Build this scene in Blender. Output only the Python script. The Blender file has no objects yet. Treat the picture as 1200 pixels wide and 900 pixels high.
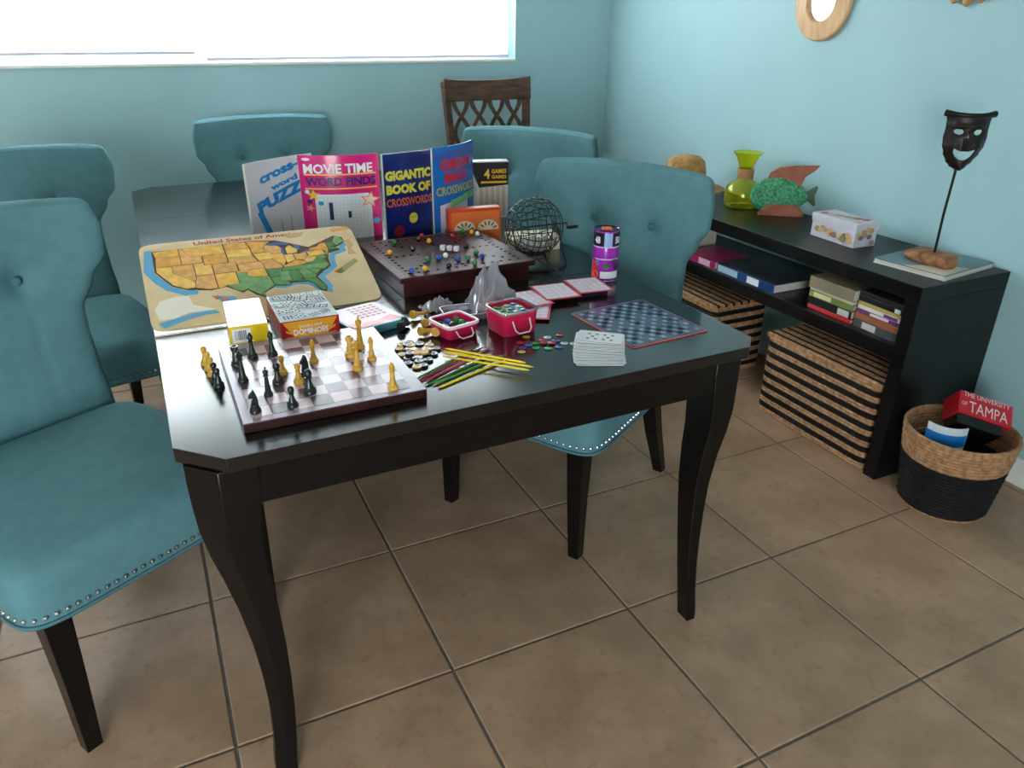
import bpy, bmesh, math, random
from mathutils import Vector, Matrix
random.seed(7)
PI = math.pi
SC = bpy.context.scene
COL = SC.collection

# ------------------------------------------------------------------ camera
def setup_camera():
    yaw, pitch, roll = 0.450220861, 0.448732012, 0.00758639653
    cy, sy, cp, sp = math.cos(yaw), math.sin(yaw), math.cos(pitch), math.sin(pitch)
    F = Vector((sy*cp, cy*cp, -sp)); R0 = Vector((cy, -sy, 0)); U0 = R0.cross(F)
    cr, sr = math.cos(roll), math.sin(roll)
    R = R0*cr + U0*sr; U = U0*cr - R0*sr
    cam = bpy.data.cameras.new('camera'); cam.sensor_width = 36; cam.lens = 36*878.0/1200
    cam.clip_start = .05; cam.clip_end = 100
    o = bpy.data.objects.new('camera', cam); COL.objects.link(o)
    m = Matrix(((R.x, U.x, -F.x, .0458), (R.y, U.y, -F.y, -1.2741), (R.z, U.z, -F.z, 1.4278), (0, 0, 0, 1)))
    o.matrix_world = m
    SC.camera = o
setup_camera()

# ------------------------------------------------------------------ world, light, exposure
SC.view_settings.view_transform = 'Standard'; SC.view_settings.look = 'None'
SC.view_settings.gamma = 1; SC.view_settings.use_curve_mapping = False
SC.view_settings.exposure = 0.62
RX, BY, LX, FY, CZ = 2.577, 2.728, -3.6, -4.2, 2.5      # right wall, back wall, left wall, front wall, ceiling
WX0, WX1, WZ0, WZ1 = -1.5, 1.985, 1.24, 2.15            # window in the back wall
DX0, DX1, DZ1 = -2.7, -0.9, 2.1                          # sliding glass door in the front wall
def setup_world():
    w = bpy.data.worlds.new('world'); SC.world = w; w.use_nodes = True
    nt = w.node_tree; bg = nt.nodes['Background']
    tc = nt.nodes.new('ShaderNodeTexCoord'); sp = nt.nodes.new('ShaderNodeSeparateXYZ')
    rp = nt.nodes.new('ShaderNodeValToRGB')
    nt.links.new(tc.outputs['Generated'], sp.inputs[0]); nt.links.new(sp.outputs['Z'], rp.inputs[0])
    e = rp.color_ramp.elements
    e[0].position = 0.0; e[0].color = (.70, .70, .66, 1)
    e[1].position = 0.35; e[1].color = (.92, .95, 1.0, 1)
    nt.links.new(rp.outputs[0], bg.inputs[0]); bg.inputs[1].default_value = 19.0
    def portal(name, loc, rot, sx, sy):
        l = bpy.data.lights.new(name, 'AREA'); l.shape = 'RECTANGLE'; l.size = sx; l.size_y = sy
        l.cycles.is_portal = True
        o = bpy.data.objects.new(name, l); COL.objects.link(o); o.location = loc; o.rotation_euler = rot
    portal('window_daylight_portal', ((WX0+WX1)/2, BY+.13, (WZ0+WZ1)/2), (-PI/2, 0, 0), WX1-WX0, WZ1-WZ0)
    portal('door_daylight_portal', ((DX0+DX1)/2, FY-.13, DZ1/2), (PI/2, 0, 0), DX1-DX0, DZ1)
setup_world()

# ------------------------------------------------------------------ materials
def lin(c):
    return tuple(((v/255)/12.92 if v/255 <= .04045 else (((v/255)+.055)/1.055)**2.4) for v in c) + (1,)
MC = {}
def mat(name, c, rough=.5, c2=None, scale=8, bump=0, bscale=None, spec=.5, coat=0, metal=0, trans=0, ior=1.45,
        detail=3, stretch=None, emit=0, lo=.35, hi=.65, alpha=1, coatr=.1):
    if name in MC: return MC[name]
    m = bpy.data.materials.new(name); m.use_nodes = True; nt = m.node_tree; b = nt.nodes['Principled BSDF']
    I = b.inputs
    I['Base Color'].default_value = lin(c); I['Roughness'].default_value = rough
    I['Specular IOR Level'].default_value = spec; I['Coat Weight'].default_value = coat; I['Coat Roughness'].default_value = coatr
    I['Metallic'].default_value = metal; I['Transmission Weight'].default_value = trans; I['IOR'].default_value = ior
    I['Alpha'].default_value = alpha
    tc = nt.nodes.new('ShaderNodeTexCoord'); src = tc.outputs['Object']
    if stretch:
        mp = nt.nodes.new('ShaderNodeMapping'); mp.inputs['Scale'].default_value = stretch
        nt.links.new(src, mp.inputs[0]); src = mp.outputs[0]
    nz = nt.nodes.new('ShaderNodeTexNoise'); nz.inputs['Scale'].default_value = scale; nz.inputs['Detail'].default_value = detail
    nt.links.new(src, nz.inputs['Vector'])
    rp = nt.nodes.new('ShaderNodeValToRGB'); e = rp.color_ramp.elements
    e[0].position = lo; e[1].position = hi
    e[0].color = lin(c2 if c2 else tuple(v*.96 for v in c)); e[1].color = lin(c)
    nt.links.new(nz.outputs['Fac'], rp.inputs[0]); nt.links.new(rp.outputs[0], I['Base Color'])
    if bump:
        n2 = nt.nodes.new('ShaderNodeTexNoise'); n2.inputs['Scale'].default_value = bscale or scale*4; n2.inputs['Detail'].default_value = 2
        nt.links.new(src, n2.inputs['Vector'])
        bp = nt.nodes.new('ShaderNodeBump'); bp.inputs['Strength'].default_value = bump; bp.inputs['Distance'].default_value = .002
        nt.links.new(n2.outputs['Fac'], bp.inputs['Height']); nt.links.new(bp.outputs[0], I['Normal'])
    MC[name] = m
    return m
def glass_mat(name, c, mixf=.12, rough=.03, dif=0):
    m = bpy.data.materials.new(name); m.use_nodes = True; nt = m.node_tree
    for n in list(nt.nodes): nt.nodes.remove(n)
    out = nt.nodes.new('ShaderNodeOutputMaterial'); t = nt.nodes.new('ShaderNodeBsdfTransparent')
    t.inputs[0].default_value = lin(c)
    g = nt.nodes.new('ShaderNodeBsdfGlossy'); g.inputs['Roughness'].default_value = rough
    lw = nt.nodes.new('ShaderNodeLayerWeight'); lw.inputs[0].default_value = mixf*2
    mx = nt.nodes.new('ShaderNodeMixShader')
    nt.links.new(lw.outputs['Fresnel'], mx.inputs[0]); nt.links.new(t.outputs[0], mx.inputs[1]); nt.links.new(g.outputs[0], mx.inputs[2])
    last = mx
    if dif:
        d = nt.nodes.new('ShaderNodeBsdfTranslucent'); d.inputs[0].default_value = lin(c)
        d2 = nt.nodes.new('ShaderNodeBsdfDiffuse'); d2.inputs[0].default_value = lin(c)
        md = nt.nodes.new('ShaderNodeMixShader'); md.inputs[0].default_value = .5
        nt.links.new(d.outputs[0], md.inputs[1]); nt.links.new(d2.outputs[0], md.inputs[2])
        m2 = nt.nodes.new('ShaderNodeMixShader'); m2.inputs[0].default_value = dif
        nt.links.new(mx.outputs[0], m2.inputs[1]); nt.links.new(md.outputs[0], m2.inputs[2]); last = m2
    nt.links.new(last.outputs[0], out.inputs[0])
    return m

M_WALL = mat('wall_paint', (160, 195, 201), .55, (157, 192, 198), 3, .15, 120)
M_CEIL = mat('ceiling_paint', (225, 225, 220), .8)
M_WHITE = mat('white_trim_paint', (232, 232, 228), .4)
M_BLACKW = mat('black_stained_wood', (10, 8, 8), .26, (17, 13, 13), 6, .04, 60, stretch=(1, 8, 8), spec=.3, coat=.12, coatr=.2)
M_TOP = mat('black_lacquer_tabletop', (15, 12, 13), .20, (22, 17, 18), 5, .02, 50, stretch=(1, 12, 1), coat=.45, coatr=.17)
M_SHELF = mat('black_brown_shelf', (13, 12, 13), .34, (20, 18, 18), 5, .05, 60, stretch=(8, 1, 8), spec=.33)
M_TEAL = mat('teal_linen', (92, 134, 142), .85, (87, 128, 136), 30, .35, 500, spec=.2, detail=6)
M_WELT = mat('teal_welt', (78, 116, 127), .8, spec=.2)
M_NAIL = mat('silver_nailhead', (205, 200, 195), .25, metal=1)
M_WICK = mat('natural_seagrass', (188, 146, 110), .8, (146, 106, 74), 60, .9, 160, spec=.2)
M_WICKB = mat('black_seagrass', (26, 23, 24), .7, (12, 11, 12), 60, .9, 160, spec=.3)
M_PAPER = mat('white_paper', (232, 232, 236), .5)
M_PAGES = mat('page_edges', (214, 208, 196), .8, (190, 184, 172), 300, stretch=(.05, .05, 6))
M_RED = mat('red_print', (196, 34, 44), .4)
M_GLASSW = glass_mat('window_glass', (246, 250, 252), .06, .01)
def flat(name, c, r=.35, **k): return mat(name, c, r, **k)

# ------------------------------------------------------------------ mesh builder
class MB:
    def __init__(s): s.v = []; s.f = []; s.m = []
    def add(s, vs, fs, mi=0, M=None):
        n = len(s.v)
        for p in vs:
            p = Vector(p); s.v.append(M @ p if M else p)
        for f in fs: s.f.append([i+n for i in f]); s.m.append(mi)
        return s
    def box(s, x0, x1, y0, y1, z0, z1, mi=0, M=None):
        v = [(x0,y0,z0),(x1,y0,z0),(x1,y1,z0),(x0,y1,z0),(x0,y0,z1),(x1,y0,z1),(x1,y1,z1),(x0,y1,z1)]
        return s.add(v, [(3,2,1,0),(4,5,6,7),(0,1,5,4),(1,2,6,5),(2,3,7,6),(3,0,4,7)], mi, M)
    def prism(s, pts, z0, z1, mi=0, M=None):
        n = len(pts); v = [(p[0],p[1],z0) for p in pts]+[(p[0],p[1],z1) for p in pts]
        f = [tuple(range(n-1,-1,-1)), tuple(range(n,2*n))]+[(i,(i+1)%n,n+(i+1)%n,n+i) for i in range(n)]
        return s.add(v, f, mi, M)
    def lathe(s, prof, seg=24, mi=0, M=None, cap=True):
        v = []; f = []
        for r, z in prof:
            for k in range(seg):
                a = 2*PI*k/seg; v.append((r*math.cos(a), r*math.sin(a), z))
        for i in range(len(prof)-1):
            for k in range(seg):
                k2 = (k+1) % seg; f.append((i*seg+k, i*seg+k2, (i+1)*seg+k2, (i+1)*seg+k))
        if cap:
            f.append(tuple(range(seg-1,-1,-1))); f.append(tuple((len(prof)-1)*seg+k for k in range(seg)))
        return s.add(v, f, mi, M)
    def tube(s, path, r, seg=6, mi=0, closed=False, M=None):
        P = [Vector(p) for p in path]; n = len(P); v = []; f = []
        up = Vector((0,0,1)); prev = None
        for i in range(n):
            a = P[(i-1) % n] if (closed or i > 0) else P[i]; b = P[(i+1) % n] if (closed or i < n-1) else P[i]
            t = (b-a).normalized()
            if prev is None:
                ref = up if abs(t.z) < .9 else Vector((1,0,0)); nrm = t.cross(ref).normalized()
            else:
                nrm = (prev - t*prev.dot(t)).normalized()
            prev = nrm; bn = t.cross(nrm)
            rr = r[i] if isinstance(r, (list, tuple)) else r
            for k in range(seg):
                a_ = 2*PI*k/seg; v.append(P[i]+(nrm*math.cos(a_)+bn*math.sin(a_))*rr)
        m = n if closed else n-1
        for i in range(m):
            j = (i+1) % n
            for k in range(seg):
                k2 = (k+1) % seg; f.append((i*seg+k, i*seg+k2, j*seg+k2, j*seg+k))
        if not closed: f.append(tuple(range(seg-1,-1,-1))); f.append(tuple((n-1)*seg+k for k in range(seg)))
        return s.add(v, f, mi, M)
    def ball(s, c, r, seg=10, rings=6, mi=0, M=None):
        prof = [(max(r*math.sin(PI*i/rings), 1e-5), -r*math.cos(PI*i/rings)) for i in range(rings+1)]
        T = Matrix.Translation(Vector(c))
        return s.lathe(prof, seg, mi, (M @ T) if M else T, cap=False)
    def rings(s, loops, mi=0, M=None, closeends=True):
        n = len(loops[0]); v = [p for l in loops for p in l]; f = []
        for i in range(len(loops)-1):
            for k in range(n):
                k2 = (k+1) % n; f.append((i*n+k, i*n+k2, (i+1)*n+k2, (i+1)*n+k))
        if closeends: f.append(tuple(range(n-1,-1,-1))); f.append(tuple((len(loops)-1)*n+k for k in range(n)))
        return s.add(v, f, mi, M)
    def mesh(s, name, mats, smooth=False):
        me = bpy.data.meshes.new(name); me.from_pydata([tuple(p) for p in s.v], [], s.f)
        if not isinstance(mats, (list, tuple)): mats = [mats]
        for m in mats: me.materials.append(m)
        me.polygons.foreach_set('material_index', s.m)
        bm = bmesh.new(); bm.from_mesh(me); bmesh.ops.recalc_face_normals(bm, faces=bm.faces); bm.to_mesh(me); bm.free()
        if smooth:
            me.polygons.foreach_set('use_smooth', [True]*len(me.polygons))
            try: me.set_sharp_from_angle(angle=math.radians(40))
            except Exception: pass
        me.update()
        return me
    def obj(s, name, mats, parent=None, smooth=False, bevel=0, seg=2, sub=0):
        return link(name, s.mesh(name, mats, smooth), parent, bevel, seg, sub)
def link(name, me, parent=None, bevel=0, seg=2, sub=0):
    o = bpy.data.objects.new(name, me); COL.objects.link(o)
    if parent: o.parent = parent
    if bevel:
        b = o.modifiers.new('bevel', 'BEVEL'); b.width = bevel; b.segments = seg; b.limit_method = 'ANGLE'
    if sub:
        b = o.modifiers.new('sub', 'SUBSURF'); b.levels = sub; b.render_levels = sub
    return o
def tag(o, label=None, cat=None, group=None, kind=None):
    if label: o['label'] = label
    if cat: o['category'] = cat
    if group: o['group'] = group
    if kind: o['kind'] = kind
    return o
def empty(name, loc, rz=0, label=None, cat=None, group=None, rot=None):
    o = bpy.data.objects.new(name, None); COL.objects.link(o); o.location = loc
    o.rotation_euler = rot if rot else (0, 0, rz); o.empty_display_size = .05
    return tag(o, label, cat, group)
def struct(o): o['kind'] = 'structure'; return o
def dup(o, parent=None):
    c = o.copy(); COL.objects.link(c)
    if parent: c.parent = parent
    for ch in list(o.children): dup(ch, c)
    return c
def place(o, loc, rz=0, rot=None):
    o.location = loc; o.rotation_euler = rot if rot else (0, 0, rz); return o
def plate(name, w, d, h, m, parent=None, bevel=.0006):
    return MB().box(-w/2, w/2, -d/2, d/2, 0, h).obj(name, m, parent, bevel=bevel)

def text_mesh(txt, size, bold=0, extrude=0, align='CENTER', space=1.0, shear=0):
    c = bpy.data.curves.new('t', 'FONT'); c.body = txt; c.size = size; c.offset = bold; c.extrude = extrude
    c.align_x = align; c.align_y = 'CENTER'; c.space_character = space; c.resolution_u = 2; c.shear = shear; c.space_line = .85
    o = bpy.data.objects.new('t', c); COL.objects.link(o)
    dg = bpy.context.evaluated_depsgraph_get(); dg.update()
    me = bpy.data.meshes.new_from_object(o.evaluated_get(dg))
    bpy.data.objects.remove(o); bpy.data.curves.remove(c)
    return me
def text(txt, size, m, parent, M, fn=None, bold=0, width=None, height=None, name='lettering', shear=0, tilt=0, space=1.0):
    """flat lettering laid on a surface: text plane XY -> M (or through fn(x, y) -> 3D point)"""
    me = text_mesh(txt, size, bold, shear=shear, space=space)
    me.materials.clear(); me.materials.append(m)
    xs = [v.co.x for v in me.vertices]; ys = [v.co.y for v in me.vertices]
    sx = width/(max(xs)-min(xs)) if width else 1; sy = height/(max(ys)-min(ys)) if height else 1
    cx = (max(xs)+min(xs))/2; cyy = (max(ys)+min(ys))/2
    ct, st = math.cos(tilt), math.sin(tilt)
    for v in me.vertices:
        x = (v.co.x-cx)*sx; y = (v.co.y-cyy)*sy; x, y = x*ct-y*st, x*st+y*ct
        p = Vector(M @ Vector((x, y, 0)))
        v.co = fn(p.x, p.y) if fn else p
    me.update(); me.name = name
    return link(name, me, parent)
def T(x, y, z=0): return Matrix.Translation((x, y, z))
def on_front(y, x=0, z=0):  # text plane onto a face looking to -Y
    return Matrix.Translation((x, y, z)) @ Matrix.Rotation(PI/2, 4, 'X')

# ------------------------------------------------------------------ room shell
TS = .508
def floor_material():
    m = bpy.data.materials.new('ceramic_floor_tile'); m.use_nodes = True; nt = m.node_tree; b = nt.nodes['Principled BSDF']
    g = nt.nodes.new('ShaderNodeNewGeometry')
    def noise(sc, d, ro=.6):
        n = nt.nodes.new('ShaderNodeTexNoise'); n.inputs['Scale'].default_value = sc; n.inputs['Detail'].default_value = d
        n.inputs['Roughness'].default_value = ro; nt.links.new(g.outputs['Position'], n.inputs['Vector']); return n
    n1 = noise(5, 4); r1 = nt.nodes.new('ShaderNodeValToRGB'); e = r1.color_ramp.elements
    e[0].position = .35; e[1].position = .65; e[0].color = lin((160, 129, 104)); e[1].color = lin((183, 150, 123))
    nt.links.new(n1.outputs['Fac'], r1.inputs[0])
    n2 = noise(26, 6, .7); r2 = nt.nodes.new('ShaderNodeValToRGB'); e = r2.color_ramp.elements
    e[0].position = .55; e[1].position = .72; e[0].color = (0,0,0,1); e[1].color = (.55,.55,.55,1)
    nt.links.new(n2.outputs['Fac'], r2.inputs[0])
    mx = nt.nodes.new('ShaderNodeMix'); mx.data_type = 'RGBA'
    nt.links.new(r2.outputs[0], mx.inputs[0]); nt.links.new(r1.outputs[0], mx.inputs[6]); mx.inputs[7].default_value = lin((140, 96, 66))
    nt.links.new(mx.outputs[2], b.inputs['Base Color'])
    b.inputs['Roughness'].default_value = .42; b.inputs['Specular IOR Level'].default_value = .4
    bp = nt.nodes.new('ShaderNodeBump'); bp.inputs['Strength'].default_value = .25; bp.inputs['Distance'].default_value = .002
    nt.links.new(n2.outputs['Fac'], bp.inputs['Height']); nt.links.new(bp.outputs[0], b.inputs['Normal'])
    return m
def build_room():
    grout = mat('grout', (118, 108, 104), .85, (104, 94, 90), 40)
    fl = struct(MB().box(LX, RX, FY, BY, -.10, -.003).obj('floor', grout))
    fm = floor_material(); cache = {}
    g = .0035
    i0, i1 = math.floor(LX/TS), math.ceil(RX/TS); j0, j1 = math.floor(FY/TS), math.ceil(BY/TS)
    for i in range(i0, i1):
        for j in range(j0, j1):
            x0, x1 = max(i*TS+g, LX+.001), min((i+1)*TS-g, RX-.001); y0, y1 = max(j*TS+g, FY+.001), min((j+1)*TS-g, BY-.001)
            if x1-x0 < .01 or y1-y0 < .01: continue
            k = (round(x1-x0, 3), round(y1-y0, 3))
            if k not in cache:
                w, d = k; b = .0025
                mb = MB()
                def rl(ins, z): return [(-w/2+ins, -d/2+ins, z), (w/2-ins, -d/2+ins, z), (w/2-ins, d/2-ins, z), (-w/2+ins, d/2-ins, z)]
                mb.rings([rl(0, -.0045), rl(0, -.0015), rl(b, 0)])
                cache[k] = mb.mesh('tile', fm)
            o = link('tile', cache[k], fl); o.location = ((x0+x1)/2, (y0+y1)/2, 0)
    t = .14
    def wall(name, mb): return struct(mb.obj(name, M_WALL))
    b = MB(); b.box(LX-t, WX0, BY, BY+t, 0, CZ); b.box(WX1, RX+t, BY, BY+t, 0, CZ)
    b.box(WX0, WX1, BY, BY+t, 0, WZ0); b.box(WX0, WX1, BY, BY+t, WZ1, CZ); wall('wall_back', b)
    wall('wall_right', MB().box(RX, RX+t, FY-t, BY, 0, CZ))
    wall('wall_left', MB().box(LX-t, LX, FY-t, BY, 0, CZ))
    b = MB(); b.box(LX, DX0, FY-t, FY, 0, CZ); b.box(DX1, RX, FY-t, FY, 0, CZ); b.box(DX0, DX1, FY-t, FY, DZ1, CZ); wall('wall_front', b)
    struct(MB().box(LX-t, RX+t, FY-t, BY+t, CZ, CZ+.1).obj('ceiling', M_CEIL))
    bb = lambda n, *a: struct(MB().box(*a).obj(n, M_WHITE, bevel=.004))
    bb('baseboard_right', RX-.014, RX, FY, BY, 0, .10)
    bb('baseboard_back', LX+.014, RX-.014, BY-.014, BY, 0, .10)
    bb('baseboard_left', LX, LX+.014, FY, BY, 0, .10)
    # window with sill, frame, sashes and panes
    w = struct(empty('window_1', ((WX0+WX1)/2, BY, WZ0)))
    W2 = (WX1-WX0)/2; H = WZ1-WZ0
    MB().box(-W2-.0, W2, -.008, .139, 0, .014).obj('window_sill', M_WHITE, w, bevel=.003)
    f = MB(); y0, y1 = .085, .125
    f.box(-W2, W2, y0, y1, .014, .05); f.box(-W2, W2, y0, y1, H-.04, H); f.box(-W2, -W2+.04, y0, y1, .05, H-.04); f.box(W2-.04, W2, y0, y1, .05, H-.04)
    f.obj('window_frame', M_WHITE, w, bevel=.002)
    grey = flat('blind_rail_grey', (190, 190, 205), .4)
    for a, c in ((-W2+.041, -.02), (-.019, W2-.041)):
        s = MB(); z0, z1 = .051, H-.041
        s.box(a, c, y0, y1-.004, z0, z0+.024); s.box(a, c, y0, y1-.004, z1-.024, z1)
        s.box(a, a+.024, y0, y1-.004, z0+.024, z1-.024); s.box(c-.024, c, y0, y1-.004, z0+.024, z1-.024)
        so = s.obj('sash', M_WHITE, w)
        MB().box(a+.0245, c-.0245, y0+.015, y0+.019, z0+.0245, z1-.0245).obj('pane', M_GLASSW, so)
    bl = bpy.data.materials.new('translucent_blind'); bl.use_nodes = True; nt = bl.node_tree
    for n in list(nt.nodes): nt.nodes.remove(n)
    out = nt.nodes.new('ShaderNodeOutputMaterial'); tr = nt.nodes.new('ShaderNodeBsdfTranslucent'); di = nt.nodes.new('ShaderNodeBsdfDiffuse')
    tr.inputs[0].default_value = (.95, .96, .97, 1); di.inputs[0].default_value = (.9, .9, .9, 1)
    mx = nt.nodes.new('ShaderNodeMixShader'); mx.inputs[0].default_value = .25
    nt.links.new(tr.outputs[0], mx.inputs[1]); nt.links.new(di.outputs[0], mx.inputs[2]); nt.links.new(mx.outputs[0], out.inputs[0])
    for a, c, zz in ((-W2+.006, .115, .062), (.165, W2-.03, .034)):
        b = struct(MB().box(a, c, .030, .0308, zz, H-.06).obj('roller_blind', bl, w))
        MB().box(a, c, .022, .038, zz-.012, zz-.0002).obj('bottom_rail', grey, b, bevel=.002)
        MB().tube([(a, .034, H-.035), (c, .034, H-.035)], .022, 12).obj('roller', M_WHITE, b, smooth=True)
    # sliding glass door behind the camera
    d = struct(empty('door_1', ((DX0+DX1)/2, FY, 0))); D2 = (DX1-DX0)/2
    f = MB(); f.box(-D2, D2, -.1, -.04, 0, .04); f.box(-D2, D2, -.1, -.04, DZ1-.05, DZ1)
    for x in (-D2, -.03, D2-.06): f.box(x, x+.06, -.1, -.04, .04, DZ1-.05)
    f.obj('door_frame', M_WHITE, d)
    for a, c in ((-D2+.06, -.03), (.03, D2-.06)): MB().box(a, c, -.075, -.07, .04, DZ1-.05).obj('pane', M_GLASSW, d)
build_room()

# ------------------------------------------------------------------ tufted dining chair
def srect(hx, hy, n, p=5.0):
    out = []
    for k in range(n):
        a = 2*PI*k/n; c, s_ = math.cos(a), math.sin(a)
        out.append((hx*math.copysign(abs(c)**(2/p), c), hy*math.copysign(abs(s_)**(2/p), s_)))
    return out
def interp(tab, z):
    for (a, b), (c, d) in zip(tab, tab[1:]):
        if z <= c:
            t = 0 if c == a else max(0, (z-a)/(c-a)); t = t*t*(3-2*t); return b+(d-b)*t
    return tab[-1][1]
HW = [(.42, .252), (.50, .248), (.60, .240), (.68, .238), (.75, .240), (.82, .276), (.88, .312), (.95, .318), (1.05, .300)]
def make_chair():
    root = empty('dining_chair', (0, 0, 0))
    # seat: rounded slab, slightly bowed front and domed top; local -Y is the front
    m = MB(); loops = []
    def seat_loop(k, z, dome=0):
        pts = []
        for x, y in srect(.285*k, .285*k, 96, 9):
            wf = 1.0-.06*(y/.285 if k else 0)                     # narrower at the rear
            yy = y-.055-(.006 if y < 0 else 0)*(1-(x/.285)**2)
            pts.append((x*wf, yy, z+dome*(1-(x/.285)**2)*(1-(y/.285)**2)))
        return pts
    for k, z, dm in ((.93, .365, 0), (.985, .366, 0), (1, .378, 0), (1, .43, 0), (1, .462, 0), (.985, .482, .006), (.95, .495, .012), (.88, .502, .016), (.7, .506, .02), (.4, .508, .022), (.08, .508, .022)):
        loops.append(seat_loop(k, z, dm))
    m.rings(loops); m.obj('seat', M_TEAL, root, smooth=True)
    w = MB(); w.tube([(x, y, .372) for x, y, z in seat_loop(1.004, 0)], .0045, 6, closed=True); w.obj('welting', M_WELT, root, smooth=True)
    # nailheads along front and both sides
    nl = MB(); lp = seat_loop(1.003, 0); P = [Vector(p) for p in lp if p[1] < .17]
    # order: from rear right around front to rear left
    ring = [Vector(p) for p in lp]; acc = []; L = 0; seq = ring+[ring[0]]
    step = .0195; nxt = 0
    for a, b in zip(seq, seq[1:]):
        l = (b-a).length
        while nxt <= L+l:
            p = a+(b-a)*((nxt-L)/l)
            if p.y < .165: acc.append(p)
            nxt += step
        L += l
    for p in acc: nl.ball((p.x, p.y, .390), .0054, 8, 4)
    tag(nl.obj('nailhead_trim', M_NAIL, root, smooth=True), kind='stuff')
    # backrest
    btn = [(-.105, .85), (.105, .85)]
    def back_y(x, z):
        t = max(0, (z-.42)/.58)
        return .234+.062*t**1.3 - min(1.2, abs(x)/.3)**3.2*(.010+.050*max(0, t-.3)/.7)
    def dimple(x, z):
        d = 0
        for bx, bz in btn:
            r2 = (x-bx)**2+(z-bz)**2; d += .022*math.exp(-r2/.0011)+.010*math.exp(-r2/.007)
            # soft folds running out of the buttons
            for ang, ln in ((-PI/2, .38), (-.45 if bx > 0 else PI+.45, .16), (.6 if bx > 0 else PI-.6, .14), (PI/2, .12)):
                ux, uz = math.cos(ang), math.sin(ang); a = (x-bx)*ux+(z-bz)*uz; pd = abs(-(x-bx)*uz+(z-bz)*ux)
                if 0 < a < ln: d += .004*math.exp(-(pd/.006)**2)*(1-a/ln)
        return d
    n = 46; th = .075; loops = []
    zs = [.40+.63*i/60 for i in range(61)]
    def bl(z, sh=0, wsh=0):
        hw = interp(HW, z)-wsh; pts = []
        fr = []; bk = []
        for i in range(n+1):
            u = -1+2*i/n; x = hw*math.copysign(1-max(0, 1-abs(u))**1.35, u)
            e = max(0, 1-(abs(x)/hw)**10)**.5
            half = (th/2-sh)*e
            yc = back_y(x, z)+th/2
            dz = -.008*(x/.3)**2*max(0, (z-.9)/.1)
            fr.append((x, yc-half+(dimple(x, z) if e > .5 else 0), z+dz)); bk.append((x, yc+half, z+dz))
        return fr+bk[::-1][1:-1]
    for z in zs: loops.append(bl(min(z, 1.022), 0 if z < 1.015 else .004))
    loops += [bl(1.028, .010, .004), bl(1.033, .020, .010), bl(1.035, .032, .024)]
    m = MB(); m.rings(loops); back = m.obj('backrest', M_TEAL, root, smooth=True)
    for bx, bz in btn:
        b = MB(); b.ball((0, 0, 0), .0125, 14, 8, M=Matrix.Scale(.5, 4, (0, 1, 0)))
        bo = b.obj('button', M_WELT, back, smooth=True); bo.location = (bx, back_y(bx, bz)+.024, bz)
    # legs
    def leg(pts, hw):
        m = MB(); lo = []
        for (x, y, z), h in zip(pts, hw): lo.append([(x-h, y-h, z), (x+h, y-h, z), (x+h, y+h, z), (x-h, y+h, z)])
        m.rings(lo); return m
    for s in (-1, 1):
        leg([(s*.242, -.302, 0), (s*.238, -.302, .2), (s*.236, -.298, .368)], [.017, .022, .027]).obj('leg', M_BLACKW, root, bevel=.002)
        leg([(s*.225, .285, 0), (s*.222, .258, .08), (s*.218, .222, .18), (s*.214, .195, .28), (s*.212, .18, .368)], [.017, .019, .022, .024, .026]).obj('leg', M_BLACKW, root, bevel=.002)
    return root
CH = [((-.225, .525, 0), 30, 'nearest teal tufted chair, at the near left table corner, nailheads along its front'),
      ((-.30, 1.55, 0), 13, 'teal tufted chair on the left side of the table, partly behind the nearest one'),
      ((.60, 2.255, 0), 3, 'teal tufted chair at the far table end under the window, seen behind the crossword books'),
      ((1.300, 1.462, 0), -52, 'teal tufted chair right of the table, its back in front of the lattice chair'),
      ((1.152, .61, 0), -62, 'teal tufted chair right of the table, two back buttons showing beside the purple tin')]
ch0 = make_chair()
for i, (loc, a, lab) in enumerate(CH):
    c = ch0 if i == 0 else None
    if c is None:
        c = dup(ch0)
    place(c, loc, math.radians(a)); tag(c, lab, 'chair', 'teal tufted dining chairs')

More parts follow.
